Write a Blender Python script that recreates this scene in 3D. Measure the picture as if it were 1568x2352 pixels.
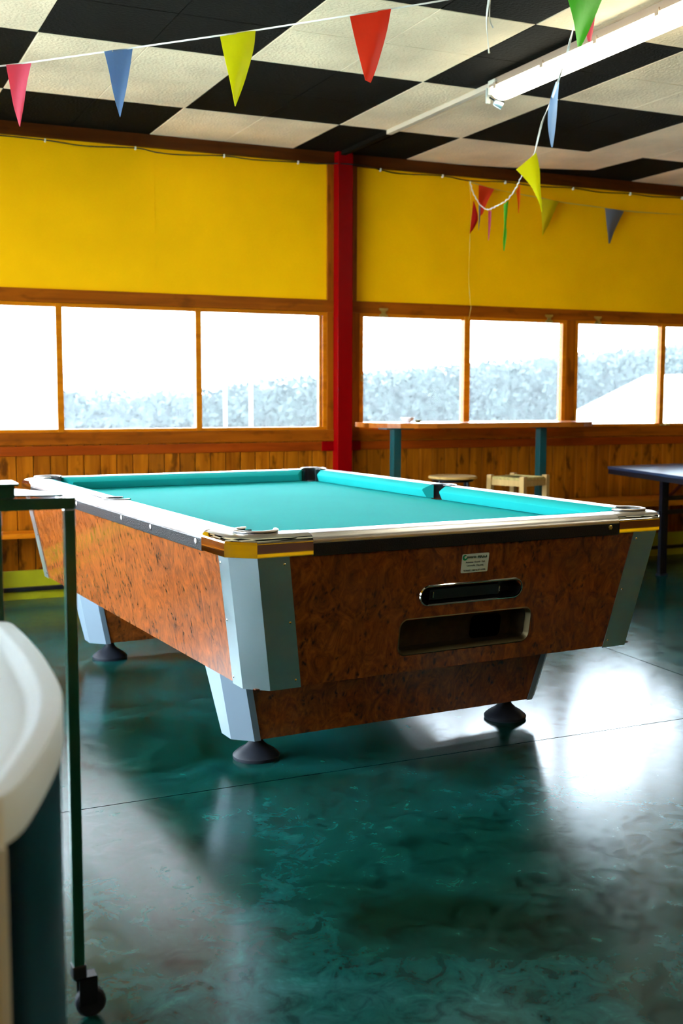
import bpy, bmesh, math, random
from mathutils import Vector, Matrix
random.seed(7)
for o in list(bpy.data.objects): bpy.data.objects.remove(o)
SC = bpy.context.scene
COL = SC.collection
PI = math.pi

# ------------------------------------------------------------------ camera
cam_d = bpy.data.cameras.new('camera')
cam = bpy.data.objects.new('camera', cam_d); COL.objects.link(cam)
PITCH, YAW, ROLL = 0.1020, 0.4278, 0.0025
cam.location = (0, 0, 1.228)
F = Vector((math.sin(YAW)*math.cos(PITCH), math.cos(YAW)*math.cos(PITCH), -math.sin(PITCH)))
R0 = Vector((math.cos(YAW), -math.sin(YAW), 0)); U0 = R0.cross(F)
R1 = R0*math.cos(ROLL)+U0*math.sin(ROLL); U1 = U0*math.cos(ROLL)-R0*math.sin(ROLL)
cam.matrix_world = Matrix(((R1.x, U1.x, -F.x, 0), (R1.y, U1.y, -F.y, 0), (R1.z, U1.z, -F.z, 1.228), (0, 0, 0, 1)))
cam_d.sensor_fit = 'VERTICAL'; cam_d.sensor_height = 36; cam_d.sensor_width = 24
cam_d.lens = 2642/2352*36
cam_d.clip_start = 0.05; cam_d.clip_end = 500
cam_d.dof.use_dof = True; cam_d.dof.focus_distance = 3.7; cam_d.dof.aperture_fstop = 4.0
SC.camera = cam

# ------------------------------------------------------------------ light
SC.view_settings.view_transform = 'Standard'
SC.view_settings.look = 'None'
SC.view_settings.exposure = 2.3
SC.view_settings.gamma = 1.0
w = bpy.data.worlds.new('sky'); SC.world = w; w.use_nodes = True
bg = w.node_tree.nodes['Background']
bg.inputs[0].default_value = (0.77, 0.90, 1.0, 1); bg.inputs[1].default_value = 7.0
sun_d = bpy.data.lights.new('sun', 'SUN'); sun_d.energy = 1.2; sun_d.angle = 0.02; sun_d.color = (1, .95, .86)
sun = bpy.data.objects.new('sun', sun_d); COL.objects.link(sun)
sun.rotation_euler = (Vector((-0.45, 0.55, -0.9)).to_track_quat('-Z', 'Y')).to_euler()   # high, from behind the right side of the hall

# ------------------------------------------------------------------ materials
def nm(name):
    m = bpy.data.materials.new(name); m.use_nodes = True
    nt = m.node_tree; b = nt.nodes['Principled BSDF']
    return m, nt, b
def setp(b, col=None, rough=None, metal=None, **k):
    if col is not None: b.inputs['Base Color'].default_value = (*col, 1)
    if rough is not None: b.inputs['Roughness'].default_value = rough
    if metal is not None: b.inputs['Metallic'].default_value = metal
    for a, v in k.items(): b.inputs[a.replace('_', ' ')].default_value = v
def simple(name, col, rough=.5, metal=0, bump=0, bscale=60, var=.0, vscale=4, **k):
    """one colour with a little procedural unevenness"""
    m, nt, b = nm(name); setp(b, col, rough, metal, **k)
    tc = nt.nodes.new('ShaderNodeTexCoord')
    if var:
        n = nt.nodes.new('ShaderNodeTexNoise'); n.inputs['Scale'].default_value = vscale; n.inputs['Detail'].default_value = 5
        nt.links.new(tc.outputs['Object'], n.inputs['Vector'])
        r = nt.nodes.new('ShaderNodeMapRange'); r.inputs[1].default_value = .3; r.inputs[2].default_value = .7
        r.inputs[3].default_value = 1-var; r.inputs[4].default_value = 1+var
        nt.links.new(n.outputs['Fac'], r.inputs[0])
        h = nt.nodes.new('ShaderNodeHueSaturation'); h.inputs['Color'].default_value = (*col, 1)
        nt.links.new(r.outputs[0], h.inputs['Value']); nt.links.new(h.outputs[0], b.inputs['Base Color'])
    if bump:
        n = nt.nodes.new('ShaderNodeTexNoise'); n.inputs['Scale'].default_value = bscale; n.inputs['Detail'].default_value = 4
        nt.links.new(tc.outputs['Object'], n.inputs['Vector'])
        bp = nt.nodes.new('ShaderNodeBump'); bp.inputs['Strength'].default_value = bump; bp.inputs['Distance'].default_value = .01
        nt.links.new(n.outputs['Fac'], bp.inputs['Height']); nt.links.new(bp.outputs[0], b.inputs['Normal'])
    return m
def ramp(nt, stops):
    r = nt.nodes.new('ShaderNodeValToRGB'); e = r.color_ramp.elements
    e[0].position, e[0].color = stops[0][0], (*stops[0][1], 1)
    e[1].position, e[1].color = stops[-1][0], (*stops[-1][1], 1)
    for p, c in stops[1:-1]:
        x = e.new(p); x.color = (*c, 1)
    return r
def wood(name, c_dark, c_light, axis='Z', scale=1.0, knots=.6, rough=.38, coat=.25, board=None):
    """pine: long grain noise along axis, dark knots; board = (pitch, offset) gives every board its own tone"""
    m, nt, b = nm(name); L = nt.links
    tc = nt.nodes.new('ShaderNodeTexCoord')
    mp = nt.nodes.new('ShaderNodeMapping')
    s = [14*scale]*3; s['XYZ'.index(axis)] = 1.1*scale; mp.inputs['Scale'].default_value = s
    L.new(tc.outputs['Object'], mp.inputs['Vector'])
    vec = mp.outputs[0]
    n = nt.nodes.new('ShaderNodeTexNoise'); n.inputs['Scale'].default_value = 1.6; n.inputs['Detail'].default_value = 8; n.inputs['Distortion'].default_value = .8
    L.new(vec, n.inputs['Vector'])
    r = ramp(nt, [(.28, c_dark), (.72, c_light)]); L.new(n.outputs['Fac'], r.inputs[0])
    out = r.outputs[0]
    if board:
        sx = nt.nodes.new('ShaderNodeSeparateXYZ'); L.new(tc.outputs['Object'], sx.inputs[0])
        a = nt.nodes.new('ShaderNodeMath'); a.operation = 'SUBTRACT'; a.inputs[1].default_value = board[1]; L.new(sx.outputs['X' if len(board) < 3 else board[2]], a.inputs[0])
        d = nt.nodes.new('ShaderNodeMath'); d.operation = 'DIVIDE'; d.inputs[1].default_value = board[0]; L.new(a.outputs[0], d.inputs[0])
        f = nt.nodes.new('ShaderNodeMath'); f.operation = 'FLOOR'; L.new(d.outputs[0], f.inputs[0])
        wn = nt.nodes.new('ShaderNodeTexWhiteNoise'); wn.noise_dimensions = '1D'; L.new(f.outputs[0], wn.inputs['W'])
        mr = nt.nodes.new('ShaderNodeMapRange'); mr.inputs[3].default_value = .8; mr.inputs[4].default_value = 1.18; L.new(wn.outputs['Value'], mr.inputs[0])
        h = nt.nodes.new('ShaderNodeHueSaturation'); L.new(out, h.inputs['Color']); L.new(mr.outputs[0], h.inputs['Value']); out = h.outputs[0]
    if knots:
        mp2 = nt.nodes.new('ShaderNodeMapping'); s2 = [9.0*scale]*3; s2['XYZ'.index(axis)] = 4.2*scale; mp2.inputs['Scale'].default_value = s2
        L.new(tc.outputs['Object'], mp2.inputs['Vector'])
        nn = nt.nodes.new('ShaderNodeTexNoise'); nn.inputs['Scale'].default_value = 1.5; nn.inputs['Detail'].default_value = 3
        L.new(mp2.outputs[0], nn.inputs['Vector'])
        kr = ramp(nt, [(.57, (0, 0, 0)), (.68, (1, 1, 1))]); L.new(nn.outputs['Fac'], kr.inputs[0])
        mx = nt.nodes.new('ShaderNodeMix'); mx.data_type = 'RGBA'
        ml = nt.nodes.new('ShaderNodeMath'); ml.operation = 'MULTIPLY'; ml.inputs[1].default_value = knots
        L.new(kr.outputs[0], ml.inputs[0]); L.new(ml.outputs[0], mx.inputs[0]); L.new(out, mx.inputs[6])
        mx.inputs[7].default_value = (c_dark[0]*.22, c_dark[1]*.2, c_dark[2]*.2, 1); out = mx.outputs[2]
    L.new(out, b.inputs['Base Color']); setp(b, None, rough, 0, Specular_IOR_Level=.1, Coat_Weight=coat*.12, Coat_Roughness=.2)
    bp = nt.nodes.new('ShaderNodeBump'); bp.inputs['Strength'].default_value = .15; bp.inputs['Distance'].default_value = .004
    L.new(n.outputs['Fac'], bp.inputs['Height']); L.new(bp.outputs[0], b.inputs['Normal'])
    return m
def burl(name):
    m, nt, b = nm(name); L = nt.links
    tc = nt.nodes.new('ShaderNodeTexCoord')
    mp = nt.nodes.new('ShaderNodeMapping'); mp.inputs['Scale'].default_value = (1, 1, .62); L.new(tc.outputs['Object'], mp.inputs['Vector'])
    n = nt.nodes.new('ShaderNodeTexNoise'); n.inputs['Scale'].default_value = 16; n.inputs['Detail'].default_value = 9; n.inputs['Roughness'].default_value = .68; n.inputs['Distortion'].default_value = 2.2
    L.new(mp.outputs[0], n.inputs['Vector'])
    r = ramp(nt, [(.32, (.070, .014, .001)), (.5, (.195, .042, .003)), (.70, (.33, .080, .008))]); L.new(n.outputs['Fac'], r.inputs[0])
    # swarms of small dark eyes
    v = nt.nodes.new('ShaderNodeTexVoronoi'); v.inputs['Scale'].default_value = 46; v.inputs['Randomness'].default_value = 1
    n3 = nt.nodes.new('ShaderNodeTexNoise'); n3.inputs['Scale'].default_value = 30; n3.inputs['Detail'].default_value = 3
    L.new(mp.outputs[0], n3.inputs['Vector'])
    ad = nt.nodes.new('ShaderNodeMix'); ad.data_type = 'RGBA'; ad.blend_type = 'ADD'; ad.inputs[0].default_value = .05
    L.new(mp.outputs[0], ad.inputs[6]); L.new(n3.outputs['Color'], ad.inputs[7]); L.new(ad.outputs[2], v.inputs['Vector'])
    vr = ramp(nt, [(.08, (1, 1, 1)), (.42, (0, 0, 0))]); L.new(v.outputs['Distance'], vr.inputs[0])
    n2 = nt.nodes.new('ShaderNodeTexNoise'); n2.inputs['Scale'].default_value = 11; n2.inputs['Detail'].default_value = 3; L.new(mp.outputs[0], n2.inputs['Vector'])
    nr = ramp(nt, [(.44, (0, 0, 0)), (.56, (1, 1, 1))]); L.new(n2.outputs['Fac'], nr.inputs[0])
    mu = nt.nodes.new('ShaderNodeMath'); mu.operation = 'MULTIPLY'; L.new(vr.outputs[0], mu.inputs[0]); L.new(nr.outputs[0], mu.inputs[1])
    m3 = nt.nodes.new('ShaderNodeMath'); m3.operation = 'MULTIPLY'; m3.inputs[1].default_value = .95; L.new(mu.outputs[0], m3.inputs[0])
    mx = nt.nodes.new('ShaderNodeMix'); mx.data_type = 'RGBA'; L.new(m3.outputs[0], mx.inputs[0]); L.new(r.outputs[0], mx.inputs[6]); mx.inputs[7].default_value = (.016, .004, .0015, 1)
    L.new(mx.outputs[2], b.inputs['Base Color']); setp(b, None, .5, 0, Specular_IOR_Level=.1, Coat_Weight=1.0, Coat_Roughness=.09)
    return m
def floor_mat():
    m, nt, b = nm('polished_green_concrete'); L = nt.links
    tc = nt.nodes.new('ShaderNodeTexCoord')
    n = nt.nodes.new('ShaderNodeTexNoise'); n.inputs['Scale'].default_value = 1.6; n.inputs['Detail'].default_value = 9; n.inputs['Roughness'].default_value = .62; n.inputs['Distortion'].default_value = .7
    L.new(tc.outputs['Object'], n.inputs['Vector'])
    r = ramp(nt, [(.34, (.001, .018, .010)), (.47, (.002, .040, .030)), (.58, (.004, .064, .058)), (.70, (.018, .10, .10))]); L.new(n.outputs['Fac'], r.inputs[0])
    n2 = nt.nodes.new('ShaderNodeTexNoise'); n2.inputs['Scale'].default_value = 13; n2.inputs['Detail'].default_value = 5; n2.inputs['Roughness'].default_value = .7; n2.inputs['Distortion'].default_value = 1.1
    L.new(tc.outputs['Object'], n2.inputs['Vector'])
    r2 = ramp(nt, [(.36, (.45, .45, .45)), (.50, (.95, .95, .95)), (.60, (1.15, 1.1, 1.1)), (.72, (2.3, 2.0, 1.9))]); L.new(n2.outputs['Fac'], r2.inputs[0])
    mx = nt.nodes.new('ShaderNodeMix'); mx.data_type = 'RGBA'; mx.blend_type = 'MULTIPLY'; mx.inputs[0].default_value = 1
    L.new(r.outputs[0], mx.inputs[6]); L.new(r2.outputs[0], mx.inputs[7]); L.new(mx.outputs[2], b.inputs['Base Color'])
    rr = nt.nodes.new('ShaderNodeMapRange'); rr.inputs[1].default_value = .3; rr.inputs[2].default_value = .7; rr.inputs[3].default_value = .15; rr.inputs[4].default_value = .25
    L.new(n2.outputs['Fac'], rr.inputs[0]); L.new(rr.outputs[0], b.inputs['Roughness'])
    setp(b, None, None, 0, IOR=1.31)
    bp = nt.nodes.new('ShaderNodeBump'); bp.inputs['Strength'].default_value = .03; bp.inputs['Distance'].default_value = .004
    L.new(n2.outputs['Fac'], bp.inputs['Height']); L.new(bp.outputs[0], b.inputs['Normal'])
    return m
def tile_mat(name, col):
    m, nt, b = nm(name); L = nt.links; setp(b, col, .9, Specular_IOR_Level=.05)
    tc = nt.nodes.new('ShaderNodeTexCoord')
    n = nt.nodes.new('ShaderNodeTexNoise'); n.inputs['Scale'].default_value = 70; n.inputs['Detail'].default_value = 3; L.new(tc.outputs['Object'], n.inputs['Vector'])
    bp = nt.nodes.new('ShaderNodeBump'); bp.inputs['Strength'].default_value = .7; bp.inputs['Distance'].default_value = .006
    L.new(n.outputs['Fac'], bp.inputs['Height']); L.new(bp.outputs[0], b.inputs['Normal'])
    n2 = nt.nodes.new('ShaderNodeTexNoise'); n2.inputs['Scale'].default_value = 2.2; n2.inputs['Detail'].default_value = 8; L.new(tc.outputs['Object'], n2.inputs['Vector'])
    r = nt.nodes.new('ShaderNodeMapRange'); r.inputs[1].default_value = .3; r.inputs[2].default_value = .7; r.inputs[3].default_value = .8; r.inputs[4].default_value = 1.15; L.new(n2.outputs['Fac'], r.inputs[0])
    h = nt.nodes.new('ShaderNodeHueSaturation'); h.inputs['Color'].default_value = (*col, 1); L.new(r.outputs[0], h.inputs['Value']); L.new(h.outputs[0], b.inputs['Base Color'])
    return m
def glass_mat(lo=.013, hi=.030):  # thin dust veil; stronger settings imitate glare in the left panes
    m = bpy.data.materials.new('dust_glare_window_glass'); m.use_nodes = True; nt = m.node_tree; L = nt.links
    for n in list(nt.nodes): nt.nodes.remove(n)
    out = nt.nodes.new('ShaderNodeOutputMaterial')
    t = nt.nodes.new('ShaderNodeBsdfTransparent'); t.inputs[0].default_value = (.97, .99, 1, 1)
    d = nt.nodes.new('ShaderNodeBsdfTranslucent'); d.inputs[0].default_value = (.85, .93, 1, 1)
    g = nt.nodes.new('ShaderNodeBsdfGlossy'); g.inputs['Roughness'].default_value = .03
    tc = nt.nodes.new('ShaderNodeTexCoord')
    n = nt.nodes.new('ShaderNodeTexNoise'); n.inputs['Scale'].default_value = 22; n.inputs['Detail'].default_value = 9; n.inputs['Roughness'].default_value = .8
    L.new(tc.outputs['Object'], n.inputs['Vector'])
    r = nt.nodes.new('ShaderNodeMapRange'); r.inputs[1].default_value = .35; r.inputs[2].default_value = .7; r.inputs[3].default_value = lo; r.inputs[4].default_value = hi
    L.new(n.outputs['Fac'], r.inputs[0])
    m1 = nt.nodes.new('ShaderNodeMixShader'); L.new(r.outputs[0], m1.inputs[0]); L.new(t.outputs[0], m1.inputs[1]); L.new(d.outputs[0], m1.inputs[2])
    fr = nt.nodes.new('ShaderNodeFresnel'); fr.inputs[0].default_value = 1.45
    m2 = nt.nodes.new('ShaderNodeMixShader'); L.new(fr.outputs[0], m2.inputs[0]); L.new(m1.outputs[0], m2.inputs[1]); L.new(g.outputs[0], m2.inputs[2])
    L.new(m2.outputs[0], out.inputs[0])
    return m
def steel(name, col, rough, aniso=0, bump=.0, bscale=3):
    m, nt, b = nm(name); setp(b, col, rough, 1.0); L = nt.links
    tc = nt.nodes.new('ShaderNodeTexCoord')
    n = nt.nodes.new('ShaderNodeTexNoise'); n.inputs['Scale'].default_value = 9; n.inputs['Detail'].default_value = 6
    L.new(tc.outputs['Object'], n.inputs['Vector'])
    r = nt.nodes.new('ShaderNodeMapRange'); r.inputs[1].default_value = .3; r.inputs[2].default_value = .7; r.inputs[3].default_value = rough*.7 if rough < .25 else rough; r.inputs[4].default_value = rough*1.3 if rough < .2 or rough > .25 else .26
    L.new(n.outputs['Fac'], r.inputs[0]); L.new(r.outputs[0], b.inputs['Roughness'])
    if bump:
        n2 = nt.nodes.new('ShaderNodeTexNoise'); n2.inputs['Scale'].default_value = bscale; L.new(tc.outputs['Object'], n2.inputs['Vector'])
        bp = nt.nodes.new('ShaderNodeBump'); bp.inputs['Strength'].default_value = bump; bp.inputs['Distance'].default_value = .02
        L.new(n2.outputs['Fac'], bp.inputs['Height']); L.new(bp.outputs[0], b.inputs['Normal'])
    return m
def flagmat(name, col):
    m = bpy.data.materials.new(name); m.use_nodes = True; nt = m.node_tree; L = nt.links
    b = nt.nodes['Principled BSDF']; setp(b, col, .45)
    tc = nt.nodes.new('ShaderNodeTexCoord'); n = nt.nodes.new('ShaderNodeTexNoise'); n.inputs['Scale'].default_value = 25
    L.new(tc.outputs['Object'], n.inputs['Vector'])
    bp = nt.nodes.new('ShaderNodeBump'); bp.inputs['Strength'].default_value = .3; bp.inputs['Distance'].default_value = .01
    L.new(n.outputs['Fac'], bp.inputs['Height']); L.new(bp.outputs[0], b.inputs['Normal'])
    t = nt.nodes.new('ShaderNodeBsdfTranslucent'); t.inputs[0].default_value = (*col, 1)
    mx = nt.nodes.new('ShaderNodeMixShader'); mx.inputs[0].default_value = .5
    L.new(b.outputs[0], mx.inputs[1]); L.new(t.outputs[0], mx.inputs[2]); L.new(mx.outputs[0], nt.nodes['Material Output'].inputs[0])
    return m
def emit(name, col, s):
    m, nt, b = nm(name); setp(b, (.8, .8, .75), .3); b.inputs['Emission Color'].default_value = (*col, 1); b.inputs['Emission Strength'].default_value = s
    return m

M = dict(
    floor=floor_mat(), white_tile=tile_mat('white_ceiling_tile', (.86, .66, .44)), black_tile=tile_mat('black_ceiling_tile', (.007, .0055, .0035)),
    grid=simple('ceiling_grid_backing', (.10, .09, .07), .8),  # plain brownish backing that shows in the gaps between tiles
    yellow=simple('yellow_wall_paint', (.94, .46, .0), .55, Specular_IOR_Level=.08, var=.06, vscale=2.5, bump=.05, bscale=40),
    ybase=simple('yellow_skirting_paint', (.42, .40, .004), .45, var=.15, vscale=5),
    planks=wood('knotty_pine_planks', (.20, .045, .001), (.44, .125, .003), 'Z', 1, .75, board=(.1001, .0685)),
    planks_side=wood('knotty_pine_planks_side', (.22, .062, .005), (.46, .155, .012), 'Z', 1, .75, board=(.1, 0.0, 'Y')),
    trimx=wood('stained_pine_board', (.18, .036, .001), (.33, .074, .002), 'X', 1, .35, rough=.4),
    trimr=wood('reddish_pine_board', (.20, .027, .001), (.32, .048, .002), 'X', 1, .15, rough=.4),
    beam=wood('dark_pine_beam', (.05, .011, .001), (.095, .022, .002), 'X', 1, .25, rough=.45),
    trimz=wood('stained_pine_stud', (.20, .042, .001), (.36, .088, .002), 'Z', 1, .4, rough=.4),
    sash=wood('orange_pine_sash', (.42, .105, .001), (.62, .18, .002), 'X', 1, .2, rough=.35, coat=.4),
    glass=glass_mat(), glass_glare=glass_mat(.05, .10), glass_glare_mild=glass_mat(.016, .04), red=simple('red_column_paint', (.20, .0003, .001), .25, Specular_IOR_Level=.12),  # the two heavier veils put sun glare into the left panes' material
    burl=burl('burl_wood_laminate'), chrome=steel('polished_chrome', (.83, .80, .74), .06),
    captop=steel('worn_cap_metal', (.50, .46, .41), .30), rail=steel('worn_rail_metal', (.68, .63, .62), .30), clad=steel('brushed_steel_cladding', (.62, .70, .74), .30),
    legclad=simple('pale_grey_leg_sheet', (.22, .28, .34), .3, .25), band=simple('black_rail_band', (.008, .008, .009), .3, 0, bump=.25, bscale=220, Specular_IOR_Level=.25),
    cloth=simple('turquoise_pool_cloth', (.012, .335, .32), .95, var=.05, vscale=2, bump=.05, bscale=400, Specular_IOR_Level=.04),
    black=simple('black_plastic', (.006, .007, .010), .35), rubber=simple('black_rubber', (.010, .012, .018), .5, var=.2, vscale=30, Specular_IOR_Level=.3),
    interior=simple('worn_brown_interior', (.03, .019, .006), .6, var=.4, vscale=40), voidm=simple('black_void', (.001, .001, .001), .9, Specular_IOR_Level=0),
    brasstrim=steel('aged_metal_rim', (.16, .12, .06), .4), sticker=simple('sticker_paper', (.62, .72, .66), .5),
    ink=simple('black_ink', (.01, .02, .02), .6), inkg=simple('green_ink', (.0, .30, .12), .5),
    teal=simple('teal_gloss_paint', (.001, .048, .050), .35, Coat_Weight=.15), green=simple('dark_green_gloss_paint', (.002, .055, .030), .25, Coat_Weight=.3),
    bartop=wood('varnished_bar_top', (.30, .07, .006), (.44, .125, .012), 'X', 1, .3, rough=.25, coat=.6),
    stoolseat=wood('plywood_stool_seat', (.45, .26, .07), (.62, .38, .12), 'X', 2, .0, rough=.4),
    paleleg=wood('pale_beech', (.45, .27, .09), (.60, .38, .14), 'Z', 2, .0, rough=.45),
    rush=simple('woven_rush', (.50, .38, .12), .8, bump=1.0, bscale=90, var=.3, vscale=60),
    blackmetal=simple('black_tube_steel', (.005, .006, .010), .35, .0, Specular_IOR_Level=.25), bluetop=simple('dark_blue_table_top', (.010, .03, .07), .38, Coat_Weight=.15),
    bench=wood('bench_pine', (.40, .095, .002), (.58, .16, .004), 'X', 1, .4, rough=.35), redbrown=simple('rusty_red_strut', (.12, .012, .006), .5),
    brass=steel('brass_hinge', (.65, .50, .16), .35), cable=simple('black_cable', (.006, .006, .006), .5), clip=simple('white_clip', (.7, .65, .5), .4),
    white=simple('white_plastic', (.5, .52, .48), .35), tray=simple('white_moulded_tray', (.68, .74, .74), .6, Specular_IOR_Level=.08),
    body=simple('dark_navy_gloss_panel', (.0012, .004, .008), .3, Specular_IOR_Level=.1, var=.3, vscale=3), cream=simple('cream_enamel', (.66, .62, .50), .35),
    lamp=emit('lit_diffuser', (1.0, .96, .74), 4.5), string=simple('white_ribbon', (.80, .77, .68), .5), yarn=simple('yellowed_ribbon', (.62, .42, .06), .5),
    porcelain=simple('white_glazed_bowl', (.85, .88, .92), .15), boxm=simple('small_printed_box', (.16, .13, .02), .5, var=.8, vscale=300),
    housing=simple('tan_enamel', (.36, .25, .17), .5), duct=simple('cream_duct', (.55, .45, .33), .5, Specular_IOR_Level=.2),
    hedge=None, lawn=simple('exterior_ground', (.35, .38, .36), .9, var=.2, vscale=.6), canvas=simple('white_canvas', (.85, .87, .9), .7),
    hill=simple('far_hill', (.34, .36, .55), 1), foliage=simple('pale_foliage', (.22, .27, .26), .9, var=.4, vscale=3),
)
M['hedge'] = simple('hedge_leaves', (.010, .017, .016), .9, var=.6, vscale=5)
for k, c in dict(pink=(.85, .16, .24), blue=(.22, .36, .58), yellow=(.80, .78, .0), red=(.85, .07, .02), green=(.16, .66, .06), orange=(.9, .17, .0), grey=(.24, .26, .32), darkred=(.6, .01, .005), paleyellow=(.72, .60, .0)).items():
    M['flag_'+k] = flagmat('flag_'+k, c)

# ------------------------------------------------------------------ helpers
def bmobj(name, bm, mats, parent=None, smooth=False, loc=None):
    me = bpy.data.meshes.new(name)
    bmesh.ops.recalc_face_normals(bm, faces=bm.faces)
    bm.to_mesh(me); bm.free()
    if not isinstance(mats, (list, tuple)): mats = [mats]
    for m in mats: me.materials.append(m)
    if smooth:
        for p in me.polygons: p.use_smooth = True
        try: me.set_sharp_from_angle(angle=math.radians(38))
        except Exception: pass
    o = bpy.data.objects.new(name, me); COL.objects.link(o)
    if parent: o.parent = parent
    if loc: o.location = loc
    return o
def tag(o, label=None, cat=None, group=None, kind=None):
    if label: o['label'] = label
    if cat: o['category'] = cat
    if group: o['group'] = group
    if kind: o['kind'] = kind
    return o
def thing(name, label, cat, loc=(0, 0, 0), rz=0, group=None):
    o = bpy.data.objects.new(name, None); COL.objects.link(o); o.location = loc; o.rotation_euler = (0, 0, rz)
    o.empty_display_size = .1
    return tag(o, label, cat, group)
def struct(o): o['kind'] = 'structure'; return o
def box(bm, a, b, bev=0, mi=0):
    (x0, y0, z0), (x1, y1, z1) = a, b
    v = [bm.verts.new(p) for p in ((x0, y0, z0), (x1, y0, z0), (x1, y1, z0), (x0, y1, z0), (x0, y0, z1), (x1, y0, z1), (x1, y1, z1), (x0, y1, z1))]
    fs = [bm.faces.new([v[i] for i in f]) for f in ((3, 2, 1, 0), (4, 5, 6, 7), (0, 1, 5, 4), (1, 2, 6, 5), (2, 3, 7, 6), (3, 0, 4, 7))]
    for f in fs: f.material_index = mi
    if bev:
        es = list({e for f in fs for e in f.edges})
        bmesh.ops.bevel(bm, geom=es, offset=bev, segments=2, affect='EDGES', profile=.6)
    return fs
def boxo(name, a, b, m, parent=None, bev=.002):
    bm = bmesh.new(); box(bm, a, b, bev); return bmobj(name, bm, m, parent)
def loft(bm, rings, cap0=True, cap1=True, closed=True, mi=0):
    vs = [[bm.verts.new(p) for p in r] for r in rings]
    n = len(vs[0])
    for a, b in zip(vs[:-1], vs[1:]):
        for i in range(n if closed else n-1):
            f = bm.faces.new((a[i], a[(i+1) % n], b[(i+1) % n], b[i])); f.material_index = mi
    if cap0: bm.faces.new(vs[0][::-1]).material_index = mi
    if cap1: bm.faces.new(vs[-1]).material_index = mi
    return vs
def tube(bm, pts, r, n=10, cap=True, mi=0):
    pts = [Vector(p) for p in pts]; rings = []
    up = None
    for i, p in enumerate(pts):
        t = (pts[min(i+1, len(pts)-1)]-pts[max(i-1, 0)]).normalized()
        if up is None:
            up = Vector((0, 0, 1)) if abs(t.z) < .9 else Vector((1, 0, 0))
        x = t.cross(up).normalized(); y = x.cross(t).normalized(); up = y
        rr = r[i] if isinstance(r, (list, tuple)) else r
        rings.append([p+x*math.cos(2*PI*k/n)*rr+y*math.sin(2*PI*k/n)*rr for k in range(n)])
    loft(bm, rings, cap, cap, mi=mi)
def lathe(bm, prof, n=40, centre=(0, 0, 0), capb=True, capt=True):
    c = Vector(centre)
    loft(bm, [[c+Vector((r*math.cos(2*PI*k/n), r*math.sin(2*PI*k/n), z)) for k in range(n)] for r, z in prof], capb, capt)
def bar(bm, a, b, wx, wy=None, bev=.001):
    """square tube from a to b"""
    a, b = Vector(a), Vector(b); wy = wy or wx
    t = (b-a).normalized(); up = Vector((0, 0, 1)) if abs(t.z) < .9 else Vector((0, 1, 0))
    x = t.cross(up).normalized(); y = x.cross(t).normalized()
    loft(bm, [[p+x*sx*wx/2+y*sy*wy/2 for sx, sy in ((-1, -1), (1, -1), (1, 1), (-1, 1))] for p in (a, b)])
def meshify(o):
    """turn a curve/modified object into plain mesh data"""
    dg = bpy.context.evaluated_depsgraph_get(); dg.update()
    return bpy.data.meshes.new_from_object(o.evaluated_get(dg))
def copy_tree(o, parent=None):
    c = o.copy(); COL.objects.link(c)
    if parent: c.parent = parent
    for ch in list(o.children): copy_tree(ch, c)
    return c

# ------------------------------------------------------------------ the hall
D = 6.97            # inner face of the window wall
XL, XR, YF, ZC = -1.3, 9.5, -2.2, 2.783
bm = bmesh.new(); box(bm, (XL-.2, YF-.2, -.15), (XR+.2, D+.12, 0))
struct(bmobj('floor', bm, M['floor']))
# saw-cut joints in the concrete: thin dark inlays
bm = bmesh.new()
for a, b in (((XL, 3.30), (XR, 3.45)), ((3.40, 3.43), (3.62, D-.02)), ((-1.2, 3.31), (-1.3, D-.02))):
    a, b = Vector((*a, 0)), Vector((*b, 0)); t = (b-a).normalized(); s = Vector((-t.y, t.x, 0))*.0016
    loft(bm, [[a+s+Vector((0, 0, z)), b+s+Vector((0, 0, z)), b-s+Vector((0, 0, z)), a-s+Vector((0, 0, z))] for z in (-.002, .0004)])
jo = struct(bmobj('trim_1', bm, M['voidm'])); jo['label'] = 'dark saw-cut joints across the green concrete floor'

# ceiling: checkerboard of squares, each of four tiles
xs = [-1.93-.96, -1.93, -.965+.0, -.02, .943, 1.91, 2.835, 3.654, 4.598, 5.55, 6.5, 7.45, 8.4, 9.6]
ys = [-2.0, -1.7, -.72, .27, 1.27, 2.265, 3.26, 4.252, 5.245, 6.26]
bm = bmesh.new()
def tile(poly, mi, gap=.0012):
    c = sum((Vector((*p, 0)) for p in poly), Vector())/len(poly)
    def ins(p, g):
        v = Vector((*p, 0)); d = (c-v); return v+Vector((math.copysign(g, d.x), math.copysign(g, d.y), 0))
    loft(bm, [[ins(p, gap)+Vector((0, 0, ZC+.02)) for p in poly], [ins(p, gap)+Vector((0, 0, ZC+.002)) for p in poly], [ins(p, gap+.003)+Vector((0, 0, ZC)) for p in poly]], mi=mi)
for i in range(len(xs)-1):
    for j in range(len(ys)-1):
        blk = (i+j) % 2
        # parity: square 1.91..2.835 x 5.245..6.26 is black
        blk = ((i-5)+(j-8)) % 2 == 0
        xm, ym = (xs[i]+xs[i+1])/2, (ys[j]+ys[j+1])/2
        for a0, a1 in ((xs[i], xm), (xm, xs[i+1])):
            for b0, b1 in ((ys[j], ym), (ym, ys[j+1])):
                tile([(a0, b0), (a1, b0), (a1, b1), (a0, b1)], 1 if blk else 0)
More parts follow.
